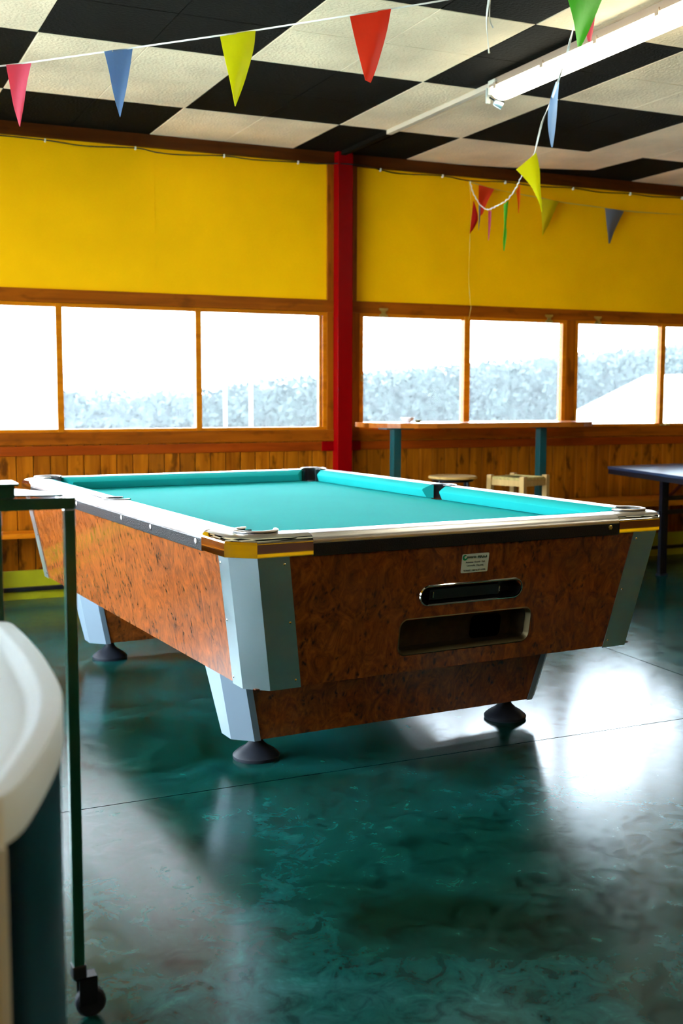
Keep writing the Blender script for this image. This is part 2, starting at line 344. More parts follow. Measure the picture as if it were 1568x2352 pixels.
# last row against the window wall, cut irregularly on the right
Y0, Y1 = 6.26, D+.05
row = [(-2.9, -1.93, 1), (-1.93, -.965, 0), (-.965, -.02, 1), (-.02, .943, 0), (.943, 1.9, 1), (1.9, 2.835, 0), (2.835, 3.645, 1), (5.5, 6.5, 0), (6.5, 7.45, 1), (7.45, 8.4, 0), (8.4, 9.6, 1)]
for a0, a1, b in row:
    xm = (a0+a1)/2
    tile([(a0, Y0), (xm, Y0), (xm, Y1), (a0, Y1)], b); tile([(xm, Y0), (a1, Y0), (a1, Y1), (xm, Y1)], b)
tile([(3.645, Y0), (4.35, Y0), (4.35, 6.93), (3.645, Y1)], 0)
tile([(4.35, Y0), (5.03, Y0), (5.0, 6.74), (4.35, 6.93)], 0)
tile([(3.645, Y1), (4.35, 6.93), (5.0, 6.74), (5.0, Y1)], 1); tile([(5.0, 6.74), (5.03, Y0), (5.5, Y0), (5.5, Y1), (5.0, Y1)], 1)
box(bm, (XL-.3, YF-.3, ZC+.012), (XR+.3, D+.12, ZC+.12), mi=2)
struct(bmobj('ceiling', bm, [M['white_tile'], M['black_tile'], M['grid']]))

# window wall -------------------------------------------------------
wx0, wx1 = XL-.1, XR+.1
bm = bmesh.new()
box(bm, (wx0, D+.018, 1.80), (wx1, D+.10, ZC+.05), mi=0)                    # yellow panels
for x in (1.93, -.6): box(bm, (x-.0015, D+.0172, 1.84), (x+.0015, D+.019, 2.71), mi=1)   # faint sheet joint
struct(bmobj('wall_back', bm, [M['yellow'], M['yellow']]))
bm = bmesh.new()                                                            # planks, tongue and groove
k = math.floor((wx0-.0685)/.1001); x = .0685+k*.1001
while x < wx1:
    x2 = x+.1001
    prof = [(x+.0009, D+.05), (x+.0009, D+.018), (x+.0045, D+.010), (x2-.0045, D+.010), (x2-.0009, D+.018), (x2-.0009, D+.05)]
    loft(bm, [[(px, py, z) for px, py in prof] for z in (.17, .93)])
    x = x2
box(bm, (wx0, D+.03, .0), (wx1, D+.10, 1.0))
struct(bmobj('wall_back', bm, M['planks']))
def hboard(n, z0, z1, m, y0=D, y1=D+.06, x0=wx0, x1=wx1, label=None):
    segs = [(x0, 3.12), (3.25, x1)] if x0 < 3.12 and x1 > 3.25 else [(x0, x1)]
    bm = bmesh.new()
    for a, b in segs: box(bm, (a, y0, z0), (b, y1, z1), .003)
    return struct(bmobj(n, bm, m))
hboard('trim_2', 2.708, 2.786, M['beam'], D-.005)
hboard('trim_3', 1.764, 1.842, M['trimx'])
hboard('trim_4', .922, .995, M['trimx'], D-.004)
hboard('trim_5', .858, .916, M['trimr'], D+.002)
hboard('baseboard_back', 0.0, .176, M['ybase'], D+.001, D+.05)
bm = bmesh.new()
for a, b in ((3.074, 3.118), (3.250, 3.286)): box(bm, (a, D+.001, 1.842), (b, D+.03, 2.71), .002)
struct(bmobj('trim_6', bm, M['trimz']))
bm = bmesh.new()
for a, b in ((3.074, 3.118), (3.250, 3.308), (4.962, 5.040), (6.69, 6.77), (8.42, 8.5)): box(bm, (a, D+.001, .995), (b, D+.06, 1.764), .003)
struct(bmobj('trim_7', bm, M['trimz']))
bm = bmesh.new()                                                            # red steel plates beside the column
box(bm, (3.035, D-.004, .856), (3.118, D+.01, .918), .001); box(bm, (3.252, D-.004, .856), (3.315, D+.01, .918), .001)
struct(bmobj('trim_8', bm, M['red']))

def window(name, x0, x1, z0, z1, frame, bars, barw, label, fw=.026, sash=False):
    """wooden frame with its panes; children: glass per opening"""
    bm = bmesh.new(); y0 = D+.012 if not sash else D+.004; y1 = D+.055
    box(bm, (x0, y0, z0), (x1, y1, z0+.020), .0025); box(bm, (x0, y0, z1-.024), (x1, y1, z1), .0025)
    box(bm, (x0, y0, z0+.020), (x0+fw, y1, z1-.024), .0025); box(bm, (x1-fw, y0, z0+.020), (x1, y1, z1-.024), .0025)
    for b in bars: box(bm, (b-barw/2, y0-.004, z0+.001), (b+barw/2, y1, z1-.001), .0025)
    if not sash: box(bm, (x1-fw-.022, y0+.012, z0+.02), (x1-fw-.004, y1, z1-.024), .002)
    o = struct(bmobj(name, bm, frame)); o['label'] = label
    ed = [x0]+list(bars)+[x1]
    for a, b in zip(ed[:-1], ed[1:]):
        boxo('glass', (a+.01, D+.034, z0+.008), (b-.01, D+.038, z1-.008), M['glass_glare'] if b < 1.5 else (M['glass_glare_mild'] if b < 2.3 else M['glass']), o, 0)
    return o
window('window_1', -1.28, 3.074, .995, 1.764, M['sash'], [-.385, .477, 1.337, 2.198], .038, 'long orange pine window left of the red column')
window('window_2', 3.308, 4.962, .995, 1.766, M['sash'], [4.135], .048, 'two-pane hinged pine window right of the red column', .03, True)
window('window_3', 5.040, 6.69, .995, 1.766, M['sash'], [5.845], .042, 'two-pane hinged pine window at the right edge', .03, True)
window('window_4', 6.77, 8.42, .995, 1.766, M['sash'], [7.6], .042, 'two-pane hinged pine window outside the frame', .03, True)

# side wall on the left: tall glazed bay that lights the hall ---------
GY0, GY1, GZ0, GZ1 = 2.4, 6.9, .25, 2.68
bm = bmesh.new()
box(bm, (XL-.1, YF, GZ1), (XL, D, ZC+.05)); box(bm, (XL-.1, YF, 0), (XL, GY0, GZ1)); box(bm, (XL-.1, GY1, 0), (XL, D+.1, GZ1))
struct(bmobj('wall_left', bm, M['yellow']))
bm = bmesh.new(); box(bm, (XL-.1, GY0, 0), (XL, GY1, GZ0)); struct(bmobj('wall_left', bm, M['planks_side']))
bm = bmesh.new()
for k in range(5):
    y = GY0+(GY1-GY0-.06)*k/4; box(bm, (XL-.08, y, GZ0), (XL+.01, y+.06, GZ1), .003)
box(bm, (XL-.08, GY0, GZ0), (XL+.01, GY1, GZ0+.05), .003); box(bm, (XL-.08, GY0, GZ1-.05), (XL+.01, GY1, GZ1), .003)
wl = struct(bmobj('window_5', bm, M['trimz'])); wl['label'] = 'tall side windows of the left wall'
boxo('glass', (XL-.04, GY0, GZ0), (XL-.036, GY1, GZ1), M['glass'], wl, 0)
bm = bmesh.new(); box(bm, (XR, YF, 0), (XR+.1, D+.1, ZC+.05)); struct(bmobj('wall_right', bm, M['yellow']))
bm = bmesh.new(); box(bm, (XR-.02, YF, .2), (XR, D, 1.9)); struct(bmobj('wall_right', bm, M['beam']))
bm = bmesh.new(); box(bm, (XL-.1, YF-.1, 0), (XR+.1, YF, ZC+.05)); struct(bmobj('wall_front', bm, M['yellow']))
bm = bmesh.new(); box(bm, (XL, YF, .32), (XR, YF+.02, 2.0)); struct(bmobj('wall_front', bm, M['beam']))
bm = bmesh.new(); box(bm, (XL-.3, YF-.3, ZC+.12), (XR+.3, D+.5, ZC+.2)); struct(bmobj('roof', bm, M['grid']))

# red steel column
t = thing('steel_column', 'dark red painted square steel column between the two window bays', 'column', (3.171, 6.935, 0))
bm = bmesh.new(); box(bm, (-.053, -.035, 0), (.053, .05, 2.78), .005); bmobj('shaft', bm, M['red'], t)
boxo('base_plate', (-.085, -.065, 0), (.085, .03, .008), M['red'], t)

# cable along the beam with clips
cp = [(-1.25, 2.690), (-1.0, 2.685), (-.4, 2.698), (.3, 2.684), (.879, 2.687), (1.022, 2.695), (1.277, 2.692), (1.366, 2.687), (1.518, 2.679), (1.81, 2.695), (1.938, 2.680), (2.101, 2.679), (2.369, 2.697), (2.552, 2.689), (2.864, 2.699), (3.0, 2.701), (3.135, 2.703), (3.3, 2.702), (3.449, 2.7), (3.594, 2.686), (3.918, 2.698), (4.129, 2.68), (4.415, 2.696), (4.659, 2.685), (4.984, 2.697), (5.22, 2.684), (5.488, 2.694), (5.692, 2.687), (5.969, 2.697), (6.5, 2.69), (7.2, 2.70), (9.3, 2.69)]
def smoothpts(pts, n=4):
    P = [Vector(p) for p in pts]; out = []
    for i in range(len(P)-1):
        p0, p1, p2, p3 = P[max(i-1, 0)], P[i], P[i+1], P[min(i+2, len(P)-1)]
        for k in range(n):
            t_ = k/n; out.append(.5*((2*p1)+(p2-p0)*t_+(2*p0-5*p1+4*p2-p3)*t_*t_+(3*p1-p0-3*p2+p3)*t_**3))
    return out+[P[-1]]
t = thing('wall_cable', 'black cable sagging along the brown ceiling beam above the yellow wall', 'cable', (0, 6.955, 0))
bm = bmesh.new(); tube(bm, smoothpts([(x, (-.06 if 3.05 < x < 3.32 else 0)+.006, z) for x, z in cp], 3), .0035, 6); bmobj('cable', bm, M['cable'], t, True)
for x, z in ((.3, 2.684), (1.277, 2.692), (1.81, 2.695), (2.369, 2.697), (2.864, 2.699), (3.449, 2.7), (3.918, 2.698), (4.415, 2.693), (4.984, 2.694), (5.488, 2.694), (5.969, 2.697)):
    bm = bmesh.new(); box(bm, (x-.004, -.004, z-.012), (x+.004, .016, z+.008), .0015); bmobj('clip', bm, M['clip'], t)

# black pipe along the yellow skirting
t = thing('skirting_pipe', 'black pipe running low along the yellow skirting of the window wall', 'pipe', (0, 6.955, .066))
bm = bmesh.new(); box(bm, (-1.28, -.011, -.013), (9.4, .011, .013), .003); bmobj('pipe', bm, M['black'], t)
for x in (-1.1, .3, 2.2, 4.2, 6.1): boxo('bracket', (x-.012, -.012, -.016), (x+.012, .02, .016), M['black'], t)

# hinges and latches on the sashes
for x, z, lb in ((3.482, 1.772, 'brass butterfly hinge over the pane nearest the red column'), (4.805, 1.770, 'brass butterfly hinge at the right end of the two-pane window'), (5.232, 1.770, 'brass butterfly hinge on the rightmost window')):
    t = thing('hinge', lb, 'hinge', (x, D-.001, z), 0, 'brass window hinges')
    for s in (-1, 1):
        bm = bmesh.new()
        pr = [(-.032, s*.028), (.032, s*.028), (.032, s*.018), (.012, s*.004), (-.012, s*.004), (-.032, s*.018)]
        loft(bm, [[(a, y, b) for a, b in pr] for y in (-.0035, 0)]); bmobj('leaf', bm, M['brass'], t)
    bm = bmesh.new(); tube(bm, [(-.016, -.004, 0), (.016, -.004, 0)], .004, 8); bmobj('pin', bm, M['brass'], t, True)
for x, z, lb, hw, hh in ((3.322, 1.337, 'small brass latch on the sash beside the red column', .005, .022), (5.880, 1.003, 'brass window catch on the bottom rail of the rightmost window', .045, .005)):
    t = thing('window_latch', lb, 'latch', (x, D-.001, z))
    bm = bmesh.new(); box(bm, (-hw, -.006, -hh), (hw, .003, hh), .0015); bmobj('plate', bm, M['brass'], t)
    bm = bmesh.new(); lathe(bm, [(.005, 0), (.006, .004), (.003, .009)], 12); o = bmobj('knob', bm, M['brass'], t, True, (0, -.006, 0)); o.rotation_euler = (PI/2, 0, 0)

# benches against the wall
def bench(x0, x1, yf, yb, zt, th, label):
    t = thing('wall_bench', label, 'bench', ((x0+x1)/2, (yf+yb)/2, 0)); hw = (x1-x0)/2; hd = (yb-yf)/2
    ym = -hd*.1
    boxo('seat_board', (-hw, -hd, zt-th), (hw, ym-.002, zt), M['bench'], t, .003); boxo('seat_board', (-hw, ym+.002, zt-th), (hw, hd, zt), M['bench'], t, .003)
    n = max(2, int(hw*2/1.2))
    for i in range(n):
        x = -hw+.35+(2*hw-.7)*i/(n-1)
        bm = bmesh.new(); box(bm, (x-.03, -hd+.03, 0), (x+.03, hd-.04, zt-th), .003); bmobj('leg', bm, M['beam'], t)
    return t
bench(-1.25, 2.75, 6.765, 6.945, .42, .028, 'long pine bench against the wall left of the pool table')
bench(4.985, 8.6, 6.58, 6.945, .472, .045, 'long pine bench against the wall behind the dark blue table')

# ------------------------------------------------------------------ ceiling light, duct, spotlight
def batten(x, y0, y1, label):
    t = thing('fluorescent_batten', label, 'ceiling light', (x, (y0+y1)/2, ZC), 0, 'fluorescent battens' if False else None); h = (y1-y0)/2
    def prof(pts, m, nm_, ya=-h, yb=h):
        bm = bmesh.new(); loft(bm, [[(px, y, pz) for px, pz in pts] for y in (ya, yb)]); return bmobj(nm_, bm, m, t, True)
    prof([(-.030, -.002), (.030, -.002), (.030, -.037), (.060, -.038), (.060, -.050), (-.060, -.050), (-.060, -.038), (-.030, -.037)], M['housing'], 'housing')
    arc = [(.057*math.cos(a), -.060-.050*math.sin(a)) for a in [PI*k/14 for k in range(15)]]
    arc = [(.058, -.0505)]+arc+[(-.058, -.0505)]
    bm = bmesh.new()
    rings = [[(px*.80, -h-.0, -.062+(pz+.062)*.75) for px, pz in arc], [(px*.95, -h+.02, -.06+(pz+.06)*.95) for px, pz in arc], [(px, -h+.05, pz) for px, pz in arc], [(px, h-.05, pz) for px, pz in arc], [(px*.95, h-.02, -.06+(pz+.06)*.95) for px, pz in arc], [(px*.80, h, -.062+(pz+.062)*.75) for px, pz in arc]]
    loft(bm, rings); bmobj('diffuser', bm, M['lamp'], t, True)
    for s in (-1, 1):
        bm = bmesh.new(); box(bm, (-.045, s*h-.03, -.075), (.045, s*(h+.035)+.0, -.008), .006); bmobj('end_cap', bm, M['cream'], t)
    k = int((y1-y0)/.4)
    for i in range(k+1):
        y = -h+.06+(2*h-.12)*i/k
        for s in (-1, 1): boxo('clip', (s*.061-.005, y-.012, -.066), (s*.061+.005, y+.012, -.036), M['housing'], t, .001)
    return t
batten(3.145, 2.52, 5.03, 'long lit fluorescent batten on the checkered ceiling at upper right')
batten(1.0, -2.0, .4, 'added fill light in batten form on the near left ceiling, out of view')  # unseen lamp added as fill for the front of the pool table
batten(5.4, -1.2, 1.3, 'added fill light in batten form on the near right ceiling, out of view')  # second added fill lamp, out of view, no such fitting known
t = thing('cable_duct', 'white plastic cable duct on the ceiling between the light and the wall', 'cable duct', (3.155, 5.1, ZC))
boxo('trunking', (-.017, 0, -.026), (.017, 1.155, -.0005), M['duct'], t, .002)
boxo('trunking', (-.017, 1.157, -.026), (.017, 1.84, -.0005), M['black_tile'], t, .002)['label'] = 'black painted run over the black tile'
t = thing('spotlight', 'small chrome spotlight hanging beside the end of the fluorescent batten', 'spotlight', (3.137, 5.12, 2.757))
boxo('mounting_plate', (-.012, -.006, -.075), (.012, .004, 0.0), M['white'], t, .002)
bm = bmesh.new(); tube(bm, [(.004, -.008, -.045), (.02, -.02, -.058), (.03, -.02, -.066)], .004, 8); tube(bm, [(.042, -.02, -.03), (.042, -.02, -.066)], .002, 6); bmobj('arm', bm, M['blackmetal'], t, True)
bm = bmesh.new(); lathe(bm, [(.006, -.004), (.016, 0), (.020, .012), (.021, .045), (.019, .046), (.017, .03)], 24, capt=True)
o = bmobj('lamp_head', bm, M['clad'], t, True, (.026, -.02, -.066)); o.rotation_euler = (math.radians(20), math.radians(118), 0)

# ------------------------------------------------------------------ pool table
TX, TY, TH = 1.7944, 4.4234, .0639
T = thing('pool_table', 'turquoise-topped pool table with burl wood sides and metal corners', 'pool table', (TX, TY, 0), TH)
A, B = .829, 1.338; ZB, ZT = .763, .80          # outer rail edge, bottom and top of its upright face
A1, B1, A2, B2, ZA = .814, 1.3263, .7428, 1.2596, .3575
CH, C1, C2 = .072, .062, .060
def octa(a, b, c, z): return [(-a+c, -b, z), (a-c, -b, z), (a, -b+c, z), (a, b-c, z), (a-c, b, z), (-a+c, b, z), (-a, b-c, z), (-a, -b+c, z)]
def vfr(z): return -B1+(B1-B2)*(ZB-z)/(ZB-ZA)
def fr(u, z, out=0): return (u, vfr(z)-out*.987, z-out*.162)
# cabinet with two openings
bm = bmesh.new(); loft(bm, [octa(A2, B2, C2, ZA), octa(A1, B1, C1, ZB)]); cab = bmobj('cabinet', bm, M['burl'], T)
def rrect(u0, u1, z0, z1, r, n=6):
    P = []
    for cx_, cz_, a0 in ((u1-r, z0+r, -PI/2), (u1-r, z1-r, 0), (u0+r, z1-r, PI/2), (u0+r, z0+r, PI)):
        for k in range(n+1):
            a = a0+PI/2*k/n; P.append((cx_+r*math.cos(a), cz_+r*math.sin(a)))
    return P
HO = rrect(-.252, .252, .415, .532, .028); HS = rrect(-.186, .200, .573, .632, .0294, 10)
for name_, P, dep in (('a', HO, .13), ('b', HS, .07)):
    bm = bmesh.new(); loft(bm, [[fr(u, z, .03) for u, z in P], [(u, vfr(z)+dep, z) for u, z in P]])
    cut = bmobj('cutter', bm, M['burl'], T)
    md = cab.modifiers.new('cut', 'BOOLEAN'); md.object = cut; md.operation = 'DIFFERENCE'; md.solver = 'EXACT'
    me = meshify(cab); cab.modifiers.clear(); cab.data = me
    bpy.data.objects.remove(cut)
# ball return opening: rim and dark tray
def off(P, d):
    n = len(P); out = []
    for i in range(n):
        a, b = Vector(P[i-1]), Vector(P[(i+1) % n]); t_ = (b-a).normalized(); out.append((P[i][0]+t_.y*d, P[i][1]-t_.x*d))
    return out
bm = bmesh.new(); Pi = off(HO, -.001)
loft(bm, [[fr(u, z, .0015) for u, z in off(HO, .002)], [fr(u, z, .003) for u, z in off(HO, -.001)], [fr(u, z, -.012) for u, z in off(HO, -.008)], [fr(u, z, -.016) for u, z in off(HO, -.009)], [fr(u, z, -.016) for u, z in off(HO, .001)]], False, False)
rim = bmobj('opening_rim', bm, M['brasstrim'], T, True)
bm = bmesh.new(); loft(bm, [[fr(u, z, -.004) for u, z in off(HO, -.003)], [(u, vfr(z)+.10, z) for u, z in off(HO, -.003)]], False, True)
tray = bmobj('ball_return_tray', bm, M['interior'], T)
bm = bmesh.new(); PH = rrect(.085, .205, .417, .497, .02); loft(bm, [[(u, vfr(z)+.094, z) for u, z in PH], [(u, vfr(z)+.099, z) for u, z in PH]])
bmobj('ball_chute', bm, M['voidm'], tray)
bm = bmesh.new()
loft(bm, [[fr(u, z, .0005) for u, z in off(HS, .005)], [fr(u, z, .004) for u, z in off(HS, .003)], [fr(u, z, .004) for u, z in off(HS, .0)], [fr(u, z, -.002) for u, z in off(HS, -.001)]], False, False)
sl = bmobj('slot_rim', bm, M['chrome'], T, True)
bm = bmesh.new(); loft(bm, [[fr(u, z, -.001) for u, z in off(HS, -.001)], [fr(u, z, -.045) for u, z in off(HS, -.006)]], False, True); bmobj('slot_recess', bm, M['black'], T, True)
bm = bmesh.new(); loft(bm, [[fr(u, z, -.044) for u, z in rrect(-.15, .125, .580, .624, .004)], [fr(u, z, -.012) for u, z in rrect(-.146, .121, .583, .616, .003)]]); bmobj('slot_panel', bm, M['black'], sl)
for u in (-.135, .118):
    bm = bmesh.new(); tube(bm, [fr(u, .592, -.008), fr(u, .610, -.008)], .0022, 8); bmobj('slot_pin', bm, M['chrome'], sl, True)

# sticker with lettering
def text_part(s, size, u, z, parent, m, bold=.0, sx=1.0, rot=None, loc=None, depth=.0002):
    cu = bpy.data.curves.new('txt', 'FONT'); cu.body = s; cu.size = size; cu.align_x = 'CENTER'; cu.align_y = 'CENTER'; cu.extrude = depth; cu.offset = bold; cu.resolution_u = 3
    o = bpy.data.objects.new('txt', cu); COL.objects.link(o); me = meshify(o); bpy.data.objects.remove(o)
    me.materials.clear(); me.materials.append(m)
    q = bpy.data.objects.new('lettering', me); COL.objects.link(q); q.parent = parent
    q.location = loc or fr(u, z, .0022); q.rotation_euler = rot or (PI/2-.163, 0, 0); q.scale = (sx, 1, 1)
    return q
bm = bmesh.new(); SP = rrect(-.0460, .0560, .667, .7285, .004, 4)
loft(bm, [[fr(u, z, -.0005) for u, z in SP], [fr(u, z, .0015) for u, z in SP]]); st = bmobj('sticker', bm, M['sticker'], T); st['label'] = 'small pale green sticker with printed lettering'
text_part('Biliardi', .0125, -.0115, .7185, st, M['ink'], .0002, 1.0); text_part('RICCI', .0145, .030, .7185, st, M['ink'], .0005, .95)
text_part('Assistenza · Ricambi · Pool', .0082, .005, .7015, st, M['ink'], .0, .82)
text_part('Calciobalilla · Ping pong', .0082, .005, .6905, st, M['ink'], .0, .82)
text_part('Via Einaudi 1 · 5680 Tel. 0771 653206', .0072, .005, .6745, st, M['ink'], .0001, .76)
bm = bmesh.new()
c_ = (-.0350, .7175)
rg = []
for k in range(28):
    a = PI*.35+1.65*PI*k/27; wd = .0012+.0022*math.sin(PI*k/27)
    rg.append([fr(c_[0]+(.0068+s*wd)*math.cos(a), c_[1]+(.0068+s*wd)*math.sin(a), o_) for s, o_ in ((-1, .0014), (1, .0014), (1, .0024), (-1, .0024))])
loft(bm, rg); bmobj('ring_logo', bm, M['inkg'], st)
bm = bmesh.new(); loft(bm, [[fr(u, z, .0022) for u, z in ((-.028, .7168), (.052, .7168), (.052, .7178), (-.028, .7178))], [fr(u, z, .0025) for u, z in ((-.028, .7168), (.052, .7168), (.052, .7178), (-.028, .7178))]]); bmobj('green_underline', bm, M['inkg'], st)

# metal cladding on the four corners of cabinet
def corner_strip(a_lo, b_lo, c_lo, z_lo, a_hi, b_hi, c_hi, z_hi, fw, fw2, off_, su, sv, thick=.002, extra=None):
    """bent sheet over a chamfered corner"""
    def pts(a, b, c, o, f1, f2):
        return [(-a+c+f1, -b-o), (-a+c-o*.4, -b-o), (-a-o, -b+c-o*.4), (-a-o, -b+c+f2)]
    bm = bmesh.new(); rings = []
    for a, b, c, z in ((a_lo, b_lo, c_lo, z_lo), (a_hi, b_hi, c_hi, z_hi)):
        o_ = pts(a, b, c, off_, fw, fw2); i_ = pts(a, b, c, off_-thick, fw, fw2)
        rings.append([(su*x, sv*y, z) for x, y in o_+i_[::-1]])
    loft(bm, rings)
    return bm
for su, sv in ((1, 1), (-1, 1), (1, -1), (-1, -1)):
    c = bmobj('corner_cladding', corner_strip(A2, B2, C2, ZA-.004, A1, B1, C1, ZB-.001, .100, .075, .0028, su, sv), M['clad'], T)
    for f in (.05, .5, .94):
        z = ZA+(ZB-ZA)*f; g = (ZB-z)/(ZB-ZA); a = A1+(A2-A1)*g; b = B1+(B2-B1)*g
        for p, rot in (((su*(-a+C1+.082), sv*(-b-.0028), z), (PI/2*(1 if sv > 0 else -1), 0, 0)), ((su*(-a-.0028), sv*(-b+C1+.062), z), (0, PI/2*(-1 if su > 0 else 1), 0))):
            bm = bmesh.new(); lathe(bm, [(.0045, 0), (.004, .0015), (.0015, .0025)], 10); q = bmobj('screw', bm, M['chrome'], c, True, p); q.rotation_euler = rot
# underside board
boxo('bottom_board', (-A2+.02, -B2+.02, ZA-.004), (A2-.02, B2-.02, ZA-.0005), M['beam'], T)

# pedestals, cladding, feet
AP, CP = .628, .058
def pedestal(v0, v1, zb, zt, grow, feet):
    def ring(z, g): return [(-AP-g+CP, v0-g*.7, z), (AP+g-CP, v0-g*.7, z), (AP+g, v0-g*.7+CP, z), (AP+g, v1+g*.2-CP*.5, z), (AP+g-CP*.5, v1+g*.2, z), (-AP-g+CP*.5, v1+g*.2, z), (-AP-g, v1+g*.2-CP*.5, z), (-AP-g, v0-g*.7+CP, z)]
    bm = bmesh.new(); loft(bm, [ring(zb, 0), ring(zt, grow)]); p = bmobj('pedestal', bm, M['burl'], T)
    for su in (1, -1):
        bm = bmesh.new(); rings = []
        for z, g in ((zb-.003, 0), (zt-.001, grow)):
            a = AP+g; b = -(v0-g*.7); o_ = .0025
            def P_(o): return [(-a+CP+.022, -b-o), (-a+CP-o*.4, -b-o), (-a-o, -b+CP-o*.4), (-a-o, v1+g*.2-CP*.5)]
            rings.append([(su*x, y, z) for x, y in P_(.0025)+P_(.0005)[::-1]])
        loft(bm, rings); c = bmobj('leg_cladding', bm, M['legclad'], p)
        bm = bmesh.new(); lathe(bm, [(.004, 0), (.0035, .0015), (.001, .0022)], 8); q = bmobj('screw', bm, M['chrome'], p, True, (su*(-AP+CP+.012), v0-.0025, zb+.02)); q.rotation_euler = (PI/2, 0, 0)
    for fu, fv in feet:
        bm = bmesh.new(); lathe(bm, [(.078, 0), (.080, .006), (.080, .012), (.076, .017), (.060, .030), (.040, .042), (.026, .055), (.020, .070), (.018, zb+.004)], 40)
        bmobj('levelling_foot', bm, M['rubber'], p, True, (fu, fv, 0))
pedestal(-.887, -.720, .085, ZA-.002, .062, [(-.530, -.809), (.507, -.809)])
pedestal(.795, .960, .085, ZA-.002, .062, [(-.534, .862), (.50, .862)])

# playing bed
def arc(cx_, cy_, r, a0, a1, n=14): return [(cx_+r*math.cos(a0+(a1-a0)*k/n), cy_+r*math.sin(a0+(a1-a0)*k/n)) for k in range(n+1)]
def corner_tf(su, sv): return lambda p: (su*(A-p[0]), sv*(B-p[1]))     # corner coords (in from edges) -> table coords
bed = []
q = math.radians
def bite(su, sv): return [corner_tf(su, sv)(p) for p in arc(.118, .118, .062, q(2), q(88))]
i_ = .12
seq = []
seq += bite(-1, -1)[::-1]            # ends on bottom side
seq += bite(1, -1)
seq += [(A-i_, -.045)]+[(A-.083+.056*math.cos(a)*-1, .056*math.sin(a)) for a in [q(-50)+q(100)*k/12 for k in range(13)]]+[(A-i_, .045)]
seq += bite(1, 1)[::-1]
seq += bite(-1, 1)
seq += [(-A+i_, .045)]+[(-A+.083+.056*math.cos(a), .056*math.sin(a)) for a in [q(50)-q(100)*k/12 for k in range(13)]]+[(-A+i_, -.045)]
bm = bmesh.new(); ZBED = .765
loft(bm, [[(x, y, ZBED-.03) for x, y in seq], [(x, y, ZBED) for x, y in seq]]); bmobj('playing_cloth', bm, M['cloth'], T)

def plate(name, pts, levels, m, parent, smooth=True):
    """pts: (x, y, outer direction or None); levels: (z, inset of the outer points)"""
    bm = bmesh.new(); rings = []
    for z, ins in levels:
        rings.append([(x-(n[0]*ins if n else 0), y-(n[1]*ins if n else 0), z) for x, y, n in pts])
    loft(bm, rings)
    if isinstance(m, list):
        bm.normal_update()
        for f in bm.faces:
            if f.calc_center_median().z > levels[0][0]+.055: f.material_index = 1
    return bmobj(name, bm, m, parent, smooth)
LEV = [(ZB, 0), (ZT, 0), (.807, .0015), (.813, .005), (.818, .011), (.822, .020), (.8245, .032), (.826, .045), (.8261, .049)]
RL = [(ZT-.004, .002), (.803, .001), (.811, .0035), (.818, .009), (.8225, .018), (.8245, .028), (.8252, .040), (.8253, .044)]
CL = .250
for su, sv in ((1, 1), (-1, 1), (1, -1), (-1, -1)):
    tf = corner_tf(su, sv); n1 = (0, 1*sv); n2 = (su, 0); d = 1/math.sqrt(2); nd = (su*.6, sv*.6)
    P = [(CH, 0, (su*.3, sv)), (CL, 0, (0, sv)), (CL, .10, None), (.172, .10, None)]
    P += [(x, y, None) for x, y in arc(.118, .118, .057, q(-18), q(-252), 20)][1:-1]
    P += [(.10, .172, None), (.10, CL, None), (0, CL, (su, 0)), (0, CH, (su, sv*.3))]
    pts = [(*tf((x, y)), n) for x, y, n in P]
    cap_ = plate('corner_cap', pts, LEV, [M['chrome'], M['captop']], T)
    # raised pocket ring
    bm = bmesh.new(); rg = []
    for k in range(31):
        a = q(-8)-q(254)*k/30
        rg.append([(*tf((.118+r*math.cos(a), .118+r*math.sin(a))), z) for r, z in ((.056, .826), (.067, .826), (.067, .8300), (.056, .8300))])
    loft(bm, rg); pr_ = bmobj('pocket_ring', bm, M['black'], T, True)
    bm = bmesh.new(); rg = []
    for k in range(31):
        a = q(-4)-q(262)*k/30
        rg.append([(*tf((.118+r*math.cos(a), .118+r*math.sin(a))), z) for r, z in ((.055, .8301), (.069, .8301), (.069, .8325), (.066, .8345), (.058, .8345))])
    loft(bm, rg); bmobj('ring_cover', bm, M['captop'], pr_, True)
    bm = bmesh.new()
    rings = [[(*tf((.118+r*math.cos(a), .118+r*math.sin(a))), z) for a in [2*PI*k/28 for k in range(28)]] for r, z in ((.0565, .8255), (.0565, .77), (.054, .66), (.04, .645))]
    loft(bm, rings[:1]+rings[1:], False, True)
    for v in [v for v in bm.verts if v.co.z > .766]:
        # open the mouth towards the bed
        pass
    fs = [f for f in bm.faces if f.calc_center_median().z > .766 and (Vector((su*(A)-f.calc_center_median().x*1, sv*B-f.calc_center_median().y))).length > .215]
    bmesh.ops.delete(bm, geom=fs, context='FACES'); bmobj('pocket_liner', bm, M['black'], T, True)
    # embossed oval mark on the near-left cap
    if (su, sv) == (-1, -1):
        bm = bmesh.new(); rg = []
        for k in range(33):
            a = 2*PI*k/32
            rg.append([(-.742+.034*s*math.cos(a), -1.282+.0065*s*math.sin(a), .8262+h_) for s, h_ in ((1, 0), (1.06, 0), (1.06, .0008), (1, .0008))])
        loft(bm, rg, False, False); bmobj('embossed_oval', bm, M['rail'], cap_)
        text_part('DYNAMO', .013, 0, 0, cap_, M['rail'], .0002, 1.0, rot=(0, 0, PI), loc=(-.742, -1.282, .8264), depth=.0004)

